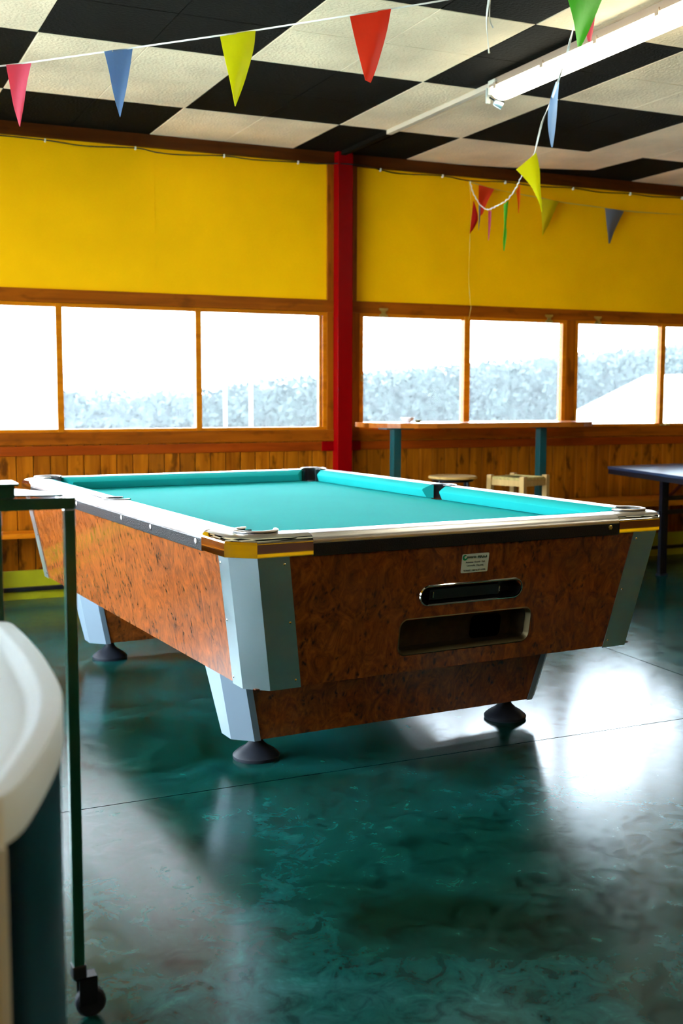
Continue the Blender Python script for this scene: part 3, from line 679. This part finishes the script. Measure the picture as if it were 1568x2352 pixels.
# metal rail tops and black bands
def endrail(sv):
    pts = [(-A+CL+.001, sv*B, (0, sv)), (A-CL-.001, sv*B, (0, sv)), (A-CL-.001, sv*(B-.10), None), (-A+CL+.001, sv*(B-.10), None)]
    plate('rail_top', pts, RL, M['rail'], T)
    y0, y1 = sorted((sv*(B-.001), sv*(B-.02)))
    b_ = boxo('rail_band', (-A+CL+.001, y0, ZB-.004), (A-CL-.001, y1, ZT-.003), M['band'], T, .002)
    for u in (-.30, .05, .30): 
        bm = bmesh.new(); lathe(bm, [(.006, 0), (.005, .002), (.002, .003)], 12); k_ = bmobj('bolt', bm, M['band'], b_, True, (u, sv*(B-.001), .782)); k_.rotation_euler = (PI/2*-sv*-1 if sv < 0 else -PI/2, 0, 0)
    if sv < 0:
        bm = bmesh.new(); lathe(bm, [(.0085, 0), (.0085, .003), (.005, .004)], 6); k_ = bmobj('brass_bolt', bm, M['brass'], b_, False, (.538, -B-.0, .785)); k_.rotation_euler = (PI/2, 0, 0)
for sv in (-1, 1): endrail(sv)
for su in (-1, 1):
    s0 = B-CL-.001
    notch = [(A-.083+.052*math.cos(a)*1, .052*math.sin(a)) for a in [q(-109)+q(218)*k/16 for k in range(17)]]
    P = [(A, -s0, (1, 0)), (A, s0, (1, 0)), (A-.10, s0, None), (A-.10, .0492, None)]+[(x, y, None) for x, y in notch[::-1]]+[(A-.10, -.0492, None), (A-.10, -s0, None)]
    pts = [(su*x, y, (su, 0) if n else None) for x, y, n in P]
    plate('rail_top', pts, RL, M['rail'], T)
    x0, x1 = sorted((su*(A-.001), su*(A-.02)))
    b_ = boxo('rail_band', (x0, -s0, ZB-.004), (x1, s0, ZT-.003), M['band'], T, .002)
    for v in (-1.04, -.62, -.30, .30, .62):
        bm = bmesh.new(); lathe(bm, [(.009, 0), (.0095, .002), (.004, .004)], 14); k_ = bmobj('bolt', bm, M['rail'], b_, True, (su*(A-.001), v, .784)); k_.rotation_euler = (0, PI/2*su, 0)
    bm = bmesh.new(); rg = []
    for k in range(25):
        a = q(-125)+q(250)*k/24
        rg.append([(su*(A-.083+r*math.cos(a)), r*math.sin(a), z) for r, z in ((.049, .825), (.060, .825), (.059, .829), (.050, .829))])
    loft(bm, rg); bmobj('pocket_ring', bm, M['black'], T, True)
    bm = bmesh.new(); rings = [[(su*(A-.083+r*math.cos(a)), r*math.sin(a), z) for a in [q(-118)+q(236)*k/20 for k in range(21)]] for r, z in ((.0505, .8235), (.0505, .70), (.045, .66))]
    vs = loft(bm, rings, False, False, closed=False); bmobj('pocket_liner', bm, M['black'], T, True)

# cushions
CP_ = [(.0995, .8255), (.108, .8262), (.146, .8085), (.1515, .803), (.150, .797), (.132, .768), (.118, ZBED+.0005), (.0995, ZBED+.0005)]
def cushion(fx, s0, s1, k0, k1):
    """fx(along, inset) -> (x, y)"""
    bm = bmesh.new()
    rings = [[(*fx(s0+max(0, d-.0995)*k0, d), z) for d, z in CP_], [(*fx(s1-max(0, d-.0995)*k1, d), z) for d, z in CP_]]
    loft(bm, rings); bmobj('cushion', bm, M['cloth'], T, True)
for sv in (-1, 1): cushion(lambda s, d, sv=sv: (s, sv*(B-d)), -A+.176, A-.176, 1.0, 1.0)
for su in (-1, 1):
    cushion(lambda s, d, su=su: (su*(A-d), s), -B+.176, -.052, 1.0, .35)
    cushion(lambda s, d, su=su: (su*(A-d), s), .052, B-.176, .35, 1.0)

# ------------------------------------------------------------------ bar table by the window
t = thing('bar_table', 'high narrow bar table with varnished wooden top on teal posts under the right window', 'table', (4.1, 6.68, 0))
boxo('top_plank', (-.85, .095, 1.012), (.92, .235, 1.045), M['bartop'], t, .003)
def pl(pts, z0, z1, m, nm_):
    bm = bmesh.new(); loft(bm, [[(x, y, z) for x, y in pts] for z in (z0, z0+.003, z1-.003, z1)]); return bmobj(nm_, bm, m, t, False)
bd = [(-.82, .088), (-.80, .02), (-.76, -.06), (-.70, -.13), (-.60, -.185), (-.48, -.21), (.55, -.21), (.68, -.19), (.78, -.14), (.85, -.06), (.88, .02), (.885, .088)]
pl(bd, 1.012, 1.045, M['bartop'], 'top_plank')
for x in (-.695, .427):
    bm = bmesh.new(); box(bm, (x-.027, -.08, 0), (x+.027, -.022, 1.006), .004); bmobj('post', bm, M['teal'], t)
    boxo('mounting_plate', (x-.09, -.10, 1.004), (x+.11, .02, 1.0115), M['teal'], t, .001)
    boxo('base_plate', (x-.08, -.13, 0), (x+.08, .03, .008), M['teal'], t, .001)
for x in (-.30, .10): boxo('strap', (x-.07, -.12, 1.005), (x+.03, .17, 1.0115), M['teal'], t, .001)
# bowl and little box on it
t = thing('bowl', 'small white bowl on the bar table by the window', 'bowl', (3.545, 6.73, 1.0455))
bm = bmesh.new(); lathe(bm, [(.020, 0), (.022, .004), (.034, .013), (.044, .028), (.047, .033), (.045, .033), (.032, .016), (.018, .008)], 32); bmobj('dish', bm, M['porcelain'], t, True)
t = thing('small_box', 'tiny yellow and dark box beside the white bowl on the bar table', 'box', (3.625, 6.735, 1.0455), .3)
boxo('carton', (-.016, -.010, 0), (.016, .010, .016), M['boxm'], t, .001)

# round stool
t = thing('round_stool', 'round wooden-seat stool with black metal legs beneath the bar table', 'stool', (3.758, 6.50, 0))
bm = bmesh.new(); lathe(bm, [(.10, .683), (.150, .683), (.158, .688), (.158, .697), (.152, .702), (.135, .7025), (.10, .700)], 48); bmobj('seat', bm, M['stoolseat'], t, True)
bm = bmesh.new(); tube(bm, [(.128*math.cos(a), .128*math.sin(a), .674) for a in [2*PI*k/32 for k in range(33)]], .008, 8, False); bmobj('seat_ring', bm, M['blackmetal'], t, True)
for a in (.35, .35+PI/2, .35+PI, .35+PI*1.5):
    bm = bmesh.new(); tube(bm, [(.125*math.cos(a), .125*math.sin(a), .678), (.19*math.cos(a), .19*math.sin(a), .006)], .0105, 10); bmobj('leg', bm, M['blackmetal'], t, True)
bm = bmesh.new(); tube(bm, [(.168*math.cos(a), .168*math.sin(a), .22) for a in [2*PI*k/32 for k in range(33)]], .007, 8, False); bmobj('footrest', bm, M['blackmetal'], t, True)

# rush-seat stool
t = thing('rush_stool', 'pale wooden stool with woven rush seat beside the right teal post', 'stool', (4.150, 6.33, 0), .38)
H_ = .128
for sx in (-1, 1):
    for sy in (-1, 1):
        bm = bmesh.new(); loft(bm, [[(sx*(H_+g)+a*.017, sy*(H_+g)+b*.017, z) for a, b in ((-1, -1), (1, -1), (1, 1), (-1, 1))] for z, g in ((0, .006), (.69, 0), (.704, 0), (.709, -.001))]); bmobj('leg', bm, M['paleleg'], t)
for z, hh in ((.663, .019), (.22, .012)):
    for s in (-1, 1):
        boxo('rail', (-H_+.016, s*H_-.010, z-hh), (H_-.016, s*H_+.010, z+hh), M['paleleg'], t, .002)
        boxo('rail', (s*H_-.010, -H_+.016, z-hh-.0), (s*H_+.010, H_-.016, z+hh), M['paleleg'], t, .002)
bm = bmesh.new()
for i in range(4):      # four triangular fields of rush cord meeting in the middle
    n = 14; M4 = Matrix.Rotation(i*PI/2, 4, 'Z')
    for k in range(n):
        d = H_*(1-(k+.5)/n); z = .694-.010*(1-d/H_)
        p = [M4 @ Vector((-d*.98, -d, z)), M4 @ Vector((d*.98, -d, z))]
        tube(bm, p, .0068, 6)
box(bm, (-H_-.008, -H_+.02, .682), (H_+.008, H_-.02, .695), .004); box(bm, (-H_+.02, -H_-.008, .682), (H_-.02, H_+.008, .695), .004)
bmobj('rush_seat', bm, M['rush'], t, True)

# dark blue folding table at right
t = thing('folding_table', 'dark blue table tennis table on black legs at the right edge', 'table', (5.05, 5.9, 0))
def L_(x, y): return (x-5.05, y-5.9)
cr = [(5.143, 6.692), (6.65, 6.862), (6.25, 4.22), (4.62, 4.08)]
bm = bmesh.new(); loft(bm, [[(*L_(*p), z) for p in cr] for z in (.702, .720)]); bmobj('table_top', bm, M['bluetop'], t)
inset = [(5.150, 6.680), (6.63, 6.85), (6.23, 4.235), (4.635, 4.10)]
for i in range(4):
    a, b = inset[i], inset[(i+1) % 4]; bm = bmesh.new(); bar(bm, (*L_(*a), .685), (*L_(*b), .685), .016, .034); bmobj('edge_frame', bm, M['blackmetal'], t)
legs = [(5.200, 6.165), (5.235, 6.175)], [(6.33, 6.30), (6.365, 6.31)], [(5.06, 5.0), (5.09, 5.01)], [(6.14, 5.08), (6.17, 5.09)]
for gp in legs:
    bm = bmesh.new()
    for x, y in gp: bar(bm, (*L_(x, y), 0.012), (*L_(x, y), .70), .030, .030)
    lg = bmobj('leg', bm, M['blackmetal'], t)
    bm = bmesh.new(); x, y = L_(*gp[0]); box(bm, (x-.018, y-.018, 0), (x+.052, y+.026, .014), .003); bmobj('foot_cap', bm, M['rubber'], lg)
for a, b, z in (((5.22, 6.17), (6.35, 6.30), .53), ((5.17, 6.165), (6.35, 6.30), .435), ((5.08, 5.0), (6.15, 5.08), .53)):
    bm = bmesh.new(); bar(bm, (*L_(*a), z), (*L_(*b), z), .022, .030); bmobj('cross_bar', bm, M['blackmetal'], t)
for a, b in (((5.28, 6.19, .54), (5.52, 6.22, .70)), ((5.12, 5.02, .54), (5.34, 5.05, .70))):
    bm = bmesh.new(); bar(bm, (*L_(*a[:2]), a[2]), (*L_(*b[:2]), b[2]), .016, .016); bmobj('strut', bm, M['redbrown'], t)['label'] = 'rusty red diagonal strut'

# ------------------------------------------------------------------ bunting
def flag(name, a, b, m, parent, ox=0):
    """pennant sheet between a left and a right chain of points, slightly rippled, 0.6 mm thick"""
    bm = bmesh.new(); nx = 6
    A_ = smoothpts(a, 5); B_ = smoothpts(b, 5); n = len(A_)
    fr_, bk = [], []
    for i in range(n):
        r1, r2 = [], []
        for j in range(nx+1):
            p = A_[i].lerp(B_[i], j/nx); wv = .008*math.sin(j/nx*4.2+i*.22+ox)*min(1, (B_[i]-A_[i]).length/.08)
            r1.append(bm.verts.new((p.x, p.y+wv, p.z))); r2.append(bm.verts.new((p.x, p.y+wv+.0006, p.z)))
        fr_.append(r1); bk.append(r2)
    for i in range(n-1):
        for j in range(nx):
            bm.faces.new((fr_[i][j], fr_[i][j+1], fr_[i+1][j+1], fr_[i+1][j])); bm.faces.new((bk[i][j], bk[i+1][j], bk[i+1][j+1], bk[i][j+1]))
        bm.faces.new((fr_[i][0], fr_[i+1][0], bk[i+1][0], bk[i][0])); bm.faces.new((fr_[i][nx], bk[i][nx], bk[i+1][nx], fr_[i+1][nx]))
    bm.faces.new(fr_[0]+bk[0][::-1]); bm.faces.new(fr_[-1][::-1]+bk[-1])
    return bmobj(name, bm, m, parent, True)
def ribbon(name, pts, wdt, m, parent, twist=0, th=.0012, n=5, waver=0):
    P = smoothpts(pts, n); bm = bmesh.new(); rg = []
    for i, p in enumerate(P):
        tn = (P[min(i+1, len(P)-1)]-P[max(i-1, 0)]).normalized()
        s = tn.cross(Vector((0, 1, 0))); s = s.normalized() if s.length > .01 else Vector((0, 0, 1)); u = tn.cross(s).normalized()
        a = twist*i; x = s*math.cos(a)+u*math.sin(a); y = u*math.cos(a)-s*math.sin(a)
        p = p+Vector((math.sin(i*1.7), 0, math.cos(i*2.3)))*waver
        rg.append([p+x*wdt/2+y*th, p-x*wdt/2+y*th, p-x*wdt/2-y*th, p+x*wdt/2-y*th])
    loft(bm, rg); return bmobj(name, bm, m, parent, True)
FL = {
'pink1':([(0.674, 4.4, 2.403), (0.686, 4.4, 2.336), (0.699, 4.4, 2.261), (0.717, 4.4, 2.194)],[(0.766, 4.4, 2.426), (0.747, 4.4, 2.351), (0.733, 4.4, 2.265), (0.719, 4.4, 2.193)]),
'blue1':([(0.995, 4.25, 2.45), (1.009, 4.25, 2.39), (1.027, 4.25, 2.308), (1.049, 4.25, 2.229)],[(1.103, 4.25, 2.477), (1.092, 4.25, 2.414), (1.071, 4.25, 2.313), (1.051, 4.25, 2.228)]),
'yel1':([(1.369, 4.05, 2.499), (1.383, 4.05, 2.429), (1.402, 4.05, 2.34), (1.42, 4.05, 2.26)],[(1.5, 4.05, 2.532), (1.494, 4.05, 2.465), (1.464, 4.05, 2.362), (1.423, 4.05, 2.26)]),
'red1':([(1.763, 3.8, 2.549), (1.784, 3.8, 2.472), (1.81, 3.8, 2.371), (1.82, 3.8, 2.335)],[(1.918, 3.8, 2.59), (1.902, 3.8, 2.501), (1.871, 3.8, 2.393), (1.844, 3.8, 2.33)]),
'green2':([(2.508, 3.6, 2.717), (2.534, 3.6, 2.648), (2.56, 3.6, 2.568), (2.583, 3.6, 2.49)],[(2.719, 3.6, 2.751), (2.69, 3.6, 2.67), (2.642, 3.6, 2.571), (2.598, 3.6, 2.495)]),
'pink2':([(2.601, 3.65, 2.719), (2.622, 3.65, 2.66), (2.648, 3.65, 2.594), (2.665, 3.65, 2.534)],[(2.714, 3.65, 2.735), (2.696, 3.65, 2.67), (2.687, 3.65, 2.591), (2.679, 3.65, 2.534)]),
'blue2':([(3.114, 4.5, 2.639), (3.076, 4.5, 2.532), (3.076, 4.5, 2.44), (3.097, 4.5, 2.35)],[(3.133, 4.5, 2.641), (3.126, 4.5, 2.541), (3.116, 4.5, 2.444), (3.104, 4.5, 2.35)]),
'yel2':([(3.433, 5.3, 2.416), (3.52, 5.3, 2.341), (3.572, 5.3, 2.254), (3.592, 5.3, 2.205)],[(3.549, 5.3, 2.513), (3.578, 5.3, 2.436), (3.59, 5.3, 2.312), (3.598, 5.3, 2.203)]),
'or2':([(3.718, 5.75, 2.391), (3.732, 5.75, 2.331), (3.739, 5.75, 2.27)],[(3.75, 5.75, 2.435), (3.749, 5.75, 2.344), (3.742, 5.75, 2.27)]),
'green3':([(3.862, 6.1, 2.378), (3.864, 6.1, 2.262), (3.857, 6.1, 2.175), (3.864, 6.1, 2.103)],[(3.896, 6.1, 2.409), (3.883, 6.1, 2.263), (3.887, 6.1, 2.211), (3.871, 6.1, 2.103)]),
'pink3':([(3.936, 6.4, 2.389), (3.938, 6.4, 2.292), (3.939, 6.4, 2.205)],[(3.959, 6.4, 2.39), (3.954, 6.4, 2.293), (3.943, 6.4, 2.205)]),
'grey3':([(4.046, 6.7, 2.478), (4.048, 6.7, 2.393), (4.046, 6.7, 2.314)],[(4.063, 6.7, 2.471), (4.058, 6.7, 2.38), (4.049, 6.7, 2.311)]),
'red3':([(4.095, 6.85, 2.526), (4.084, 6.85, 2.416), (4.068, 6.85, 2.311)],[(4.099, 6.85, 2.529), (4.132, 6.85, 2.405), (4.072, 6.85, 2.309)]),
'ored3':([(4.179, 6.93, 2.651), (4.181, 6.93, 2.544), (4.2, 6.93, 2.446)],[(4.312, 6.93, 2.635), (4.251, 6.93, 2.537), (4.217, 6.93, 2.459)]),
'yelw':([(4.695, 6.93, 2.601), (4.702, 6.93, 2.466), (4.708, 6.93, 2.344)],[(4.838, 6.93, 2.584), (4.772, 6.93, 2.441), (4.712, 6.93, 2.344)]),
'grew':([(5.246, 6.93, 2.569), (5.262, 6.93, 2.441), (5.282, 6.93, 2.318)],[(5.414, 6.93, 2.559), (5.337, 6.93, 2.414), (5.297, 6.93, 2.325)]),
}
t = thing('bunting', 'white bunting string with pink, blue, yellow and red pennants under the ceiling', 'bunting')
ribbon('string', [(0.3, 4.6, 2.33), (0.524, 4.45, 2.376), (0.654, 4.4, 2.398), (0.762, 4.4, 2.424), (0.998, 4.25, 2.45), (1.103, 4.25, 2.477), (1.369, 4.05, 2.5), (1.5, 4.05, 2.534), (1.763, 3.8, 2.55), (1.918, 3.8, 2.592), (2.099, 3.7, 2.62), (2.57, 3.55, 2.726)], .0055, M['string'], t)
for k, m, lb in (('pink1', 'pink', 'pink pennant'), ('blue1', 'blue', 'grey blue pennant'), ('yel1', 'yellow', 'yellow pennant'), ('red1', 'red', 'red pennant')):
    flag('pennant', *FL[k], M['flag_'+m], t, ord(k[0]))['label'] = lb
t = thing('bunting', 'bunting on a twisted white ribbon hanging from ceiling to the yellow wall at right', 'bunting')
ribbon('string', [(2.576, 3.55, 2.726), (2.59, 3.6, 2.656), (2.702, 3.8, 2.619), (2.851, 4.05, 2.604), (2.936, 4.2, 2.599), (3.097, 4.5, 2.567), (3.282, 4.85, 2.552), (3.543, 5.3, 2.513)], .009, M['string'], t, .35)
ribbon('string', [(3.543, 5.3, 2.513), (3.657, 5.6, 2.447), (3.721, 5.75, 2.416), (3.823, 6.0, 2.392), (3.872, 6.2, 2.386), (3.902, 6.35, 2.388), (4.006, 6.6, 2.452), (4.069, 6.75, 2.509), (4.106, 6.88, 2.595), (4.114, 6.93, 2.672)], .007, M['string'], t, 1.1, .002, 8, .0025)
for k, m, lb in (('green2', 'green', 'translucent green pennant'), ('pink2', 'pink', 'pink pennant'), ('blue2', 'blue', 'blue pennant'), ('yel2', 'yellow', 'large bright yellow pennant'), ('or2', 'orange', 'thin orange pennant'), ('green3', 'green', 'twisted green pennant'), ('pink3', 'pink', 'thin pink pennant'), ('grey3', 'grey', 'thin grey pennant'), ('red3', 'darkred', 'dark red pennant')):
    flag('pennant', *FL[k], M['flag_'+m], t, ord(k[0]))['label'] = lb
t = thing('bunting', 'yellowish bunting string stretched along the right yellow wall', 'bunting')
ribbon('string', [(4.114, 6.945, 2.672), (4.3, 6.94, 2.638), (4.503, 6.935, 2.617), (4.695, 6.935, 2.602), (4.838, 6.935, 2.588), (4.942, 6.935, 2.582), (5.247, 6.935, 2.571), (5.414, 6.935, 2.563), (5.68, 6.935, 2.564), (5.957, 6.935, 2.573), (6.9, 6.935, 2.62)], .007, M['yarn'], t, .25)
for k, m, lb in (('ored3', 'red', 'orange red pennant'), ('yelw', 'paleyellow', 'pale yellow pennant'), ('grew', 'grey', 'grey pennant')):
    flag('pennant', *FL[k], M['flag_'+m], t, ord(k[0]))['label'] = lb
t = thing('hanging_thread', 'thin yellow thread hanging down the right yellow wall to the window frame', 'ribbon')
ribbon('thread', [(4.118, 6.945, 2.672), (4.13, 6.94, 2.517), (4.124, 6.94, 2.254), (4.121, 6.94, 2.019), (4.133, 6.94, 1.873), (4.141, 6.94, 1.828), (4.122, 6.94, 1.739)], .0024, M['yarn'], t, .4, .0005)
t = thing('loose_ribbon', 'loose forked white ribbon end hanging from the ceiling above the light', 'ribbon')
ribbon('strand', [(2.388, 3.9, 2.783), (2.39, 3.9, 2.749), (2.38, 3.9, 2.669), (2.379, 3.9, 2.621), (2.387, 3.9, 2.558), (2.392, 3.9, 2.523)], .008, M['string'], t, .12)
ribbon('strand', [(2.392, 3.9, 2.783), (2.395, 3.9, 2.749), (2.392, 3.9, 2.701), (2.392, 3.9, 2.646), (2.408, 3.9, 2.618)], .006, M['string'], t, .2)

# ------------------------------------------------------------------ foreground left
t = thing('green_trolley_frame', 'dark green steel tube frame on a castor at the left edge', 'trolley', (.428, 2.18, 0))
W_ = .0215
def post(x, y, z0, z1, nm_='post'):
    return boxo(nm_, (x-W_/2, y-W_/2, z0), (x+W_/2, y+W_/2, z1), M['green'], t, .0025)
post(0, 0, .105, 1.012); post(-.135, 0, .105, 1.012); post(-.70, 0, .105, 1.012); post(-.70, .30, .105, 1.012)
def railx(a, b, z=1.023): bm = bmesh.new(); bar(bm, a+(z,), b+(z,), W_, W_); bmobj('rail', bm, M['green'], t)
railx((W_/2, 0), (-.71, 0))
bm = bmesh.new(); bar(bm, (-.70, W_/2, 1.023), (-.70, .31, 1.023), W_, W_); bmobj('rail', bm, M['green'], t)
for z_ in (.22,): bm = bmesh.new(); bar(bm, (-.135, 0, z_), (-.70, 0, z_), W_, W_); bmobj('rail', bm, M['green'], t)
boxo('mounting_box', (-.30, -.005, 1.034), (-.098, .06, 1.058), M['green'], t, .003)
boxo('box_lid', (-.31, -.012, 1.058), (-.092, .072, 1.063), M['green'], t, .001)
bm = bmesh.new(); loft(bm, [[(-.098, .01, z), (-.012, -.008, z), (-.008, .010, z), (-.098, .20, z)] for z in (1.036, 1.040)]); bmobj('cover_plate', bm, M['green'], t)
for x, y in ((0, 0), (-.135, 0), (-.70, 0), (-.70, .30)):
    bm = bmesh.new(); box(bm, (x-.014, y-.014, .085), (x+.014, y+.014, .112), .003)
    ft = bmobj('castor', bm, M['black'], t)
    bm = bmesh.new()
    for s in (-1, 1): box(bm, (x+.0-.002, y+s*.014-.0015, .03), (x+.034, y+s*.014+.0015, .088), .0005)
    box(bm, (x-.01, y-.0155, .083), (x+.034, y+.0155, .088), .001); bmobj('fork', bm, M['blackmetal'], ft)
    bm = bmesh.new(); lathe(bm, [(.012, -.011), (.026, -.011), (.030, -.007), (.030, .007), (.026, .011), (.012, .011)], 28); wv_ = bmobj('wheel', bm, M['rubber'], ft, True, (x+.022, y, .0305)); wv_.rotation_euler = (PI/2, 0, 0)

# game cabinet with white moulded top
t = thing('game_cabinet', 'white-topped game cabinet with curved dark navy side at the left edge', 'game cabinet', (-.1, 1.5, 0))
OUT = [(.146, 1.085), (.169, 1.118), (.197, 1.186), (.223, 1.257), (.246, 1.33), (.266, 1.418), (.278, 1.50), (.285, 1.60), (.289, 1.70), (.2895, 1.80), (.287, 1.88), (.283, 1.935), (.268, 1.955), (.235, 1.962), (.15, 1.965)]
OUT = [tuple(v)[:2] for v in smoothpts([(x, y, 0) for x, y in OUT], 3)]
full = [(-.62, 1.085)]+OUT+[(-.62, 1.965)]
cx0, cy0 = -.15, 1.52
def inset_poly(P, d):
    n = len(P); o_ = []
    for i in range(n):
        p = Vector(P[i]); a = Vector(P[i-1]); b = Vector(P[(i+1) % n]); e1 = (p-a).normalized(); e2 = (b-p).normalized()
        n1 = Vector((-e1.y, e1.x)); n2 = Vector((-e2.y, e2.x)); m_ = (n1+n2); m_ = m_.normalized(); s = d/max(.35, m_.dot(n1)); o_.append(tuple(p+m_*s))
    return o_
def ringz(d, z): return [(x+.1, y-1.5, z) for x, y in inset_poly(full, d)]
bm = bmesh.new()
loft(bm, [ringz(.012, .803), ringz(0, .803), ringz(0, .806), ringz(0, .846), ringz(.003, .850), ringz(.022, .850), ringz(.026, .849), ringz(.030, .846), ringz(.040, .836), ringz(.048, .832)], True, True)
bmobj('moulded_top', bm, M['tray'], t, True)
bm = bmesh.new(); loft(bm, [ringz(.004, .05), ringz(.004, .802)]); bmobj('body', bm, M['body'], t, True)
bm = bmesh.new(); loft(bm, [ringz(.03, 0), ringz(.03, .05)]); bmobj('plinth', bm, M['black'], t)
bm = bmesh.new(); box(bm, (.236, -.4235, .02), (.2475, -.412, .803), .002); bmobj('corner_trim', bm, M['white'], t)
boxo('front_panel', (-.50, -.420, .02), (.236, -.414, .802), M['white'], t, .002)

# ------------------------------------------------------------------ outside
bm = bmesh.new(); box(bm, (-60, D+.3, -.35), (90, 140, -.25)); struct(bmobj('ground', bm, M['lawn']))
bm = bmesh.new(); box(bm, (-60, -40, -.35), (XL-.4, D+.3, -.25)); struct(bmobj('ground', bm, M['lawn']))
def ragged(name, x0, x1, y, thick, ztop, m):
    """dense hedge: a thick bank with a finely broken leafy surface and ragged shoots on top"""
    bm = bmesh.new(); rnd = random.Random(11); rings = []; n, nz = 420, 30
    for i in range(n+1):
        x = x0+(x1-x0)*i/n; zt = ztop(x)+.05*math.sin(x*5.1)+.04*math.sin(x*13.7+1)+rnd.uniform(-.03, .03); r = []
        for k in range(nz+1):
            f = k/nz
            if f < .8: yy, zz = y+.06*math.sin(x*7+f*9)+.05*math.sin(x*17-f*21), -.3+(zt+.3)*f/.8
            else: yy, zz = y+thick*(f-.8)/.2, zt
            r.append((x+rnd.uniform(-.01, .01), yy+rnd.uniform(-.03, .03), zz+rnd.uniform(-.02, .02)))
        rings.append(r)
    loft(bm, rings, False, False, closed=False)
    for _ in range(9000):
        x = rnd.uniform(x0, x1); z = rnd.uniform(.3, 1.0)**.7*(ztop(x)+.14); yy = y-rnd.uniform(0, .16); s_ = rnd.uniform(.012, .035)
        a_ = rnd.uniform(0, PI); b_ = rnd.uniform(-.7, .7); d1 = Vector((math.cos(a_), math.sin(b_)*.5, math.sin(a_)))*s_*1.8; d2 = Vector((-math.sin(a_), math.cos(b_)*.6, math.cos(a_)))*s_*.7
        c = Vector((x, yy, z)); bm.faces.new([bm.verts.new(c-d1), bm.verts.new(c+d2), bm.verts.new(c+d1), bm.verts.new(c-d2)])
    return bmobj(name, bm, m, None, True)
h = ragged('hedge', 1.5, 13.5, 14.0, 1.2, lambda x: 1.12 if x < 4.3 else (1.12+(x-4.3)*.15 if x < 5.6 else 1.32+max(0, x-6.0)*.088), M['hedge'])
tag(h, 'long clipped hedge outside beyond the windows', 'hedge')
# pale tree beyond the hedge
def tree(x, y, z0, h_, r, label):
    t = thing('tree', label, 'tree', (x, y, -.25)); rnd = random.Random(int(x*10))
    bm = bmesh.new(); tube(bm, [(0, 0, 0), (.05, 0, z0+.4)], .09, 8); bmobj('trunk', bm, M['beam'], t, True)
    bm = bmesh.new()
    for _ in range(900):
        a, b, c = rnd.gauss(0, 1), rnd.gauss(0, 1), rnd.gauss(0, 1); l = math.sqrt(a*a+b*b+c*c); rr = rnd.uniform(.5, 1)
        p = Vector((a/l*r*rr, b/l*r*rr, z0+h_/2+c/l*h_/2*rr)); s = .09
        bm.faces.new([bm.verts.new(p+Vector([rnd.uniform(-s, s) for _ in range(3)])) for _ in range(3)])
    bmobj('crown', bm, M['foliage'], t)
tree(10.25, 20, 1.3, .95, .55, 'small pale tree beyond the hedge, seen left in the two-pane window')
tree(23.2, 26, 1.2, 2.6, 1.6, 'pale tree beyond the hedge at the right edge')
# far hills
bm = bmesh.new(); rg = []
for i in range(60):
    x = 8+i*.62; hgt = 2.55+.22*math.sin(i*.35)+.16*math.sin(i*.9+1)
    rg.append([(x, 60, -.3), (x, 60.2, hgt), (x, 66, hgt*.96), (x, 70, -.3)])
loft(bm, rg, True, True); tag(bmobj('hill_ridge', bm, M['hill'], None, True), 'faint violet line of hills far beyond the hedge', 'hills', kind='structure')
# lamp posts outside
for x in (3.735, 4.008):
    t = thing('outdoor_post', 'thin white post outside the left window, the %s of two' % ('left one' if x < 3.9 else 'right one'), 'post', (x, 11, -.25), 0, 'white posts outside')
    bm = bmesh.new(); tube(bm, [(0, 0, 0), (0, 0, 1.70 if x < 3.9 else 1.74)], .016, 10); bmobj('pole', bm, M['canvas'], t, True)
    bm = bmesh.new(); lathe(bm, [(.02, 0), (.022, .01), (.01, .025)], 12); bmobj('finial', bm, M['canvas'], t, True, (0, 0, 1.70 if x < 3.9 else 1.74))
# white canopy
t = thing('canopy', 'white sloping canopy roof outside the rightmost window', 'canopy', (11.4, 11.6, -.25))
bm = bmesh.new()
lo = [(-2.45, -.7, 1.0), (2.6, -.7, 1.0), (2.6, 1.6, 1.0), (-2.45, 1.6, 1.0)]
hi = [(-1.28, .1, 1.74), (1.3, .1, 1.78), (1.3, .8, 1.78), (-1.28, .8, 1.74)]
loft(bm, [lo, hi]); bmobj('roof_sheet', bm, M['canvas'], t)
bm = bmesh.new(); box(bm, (-2.0, -.5, 0), (2.2, 1.4, 1.0), .01); bmobj('side_sheet', bm, M['canvas'], t)
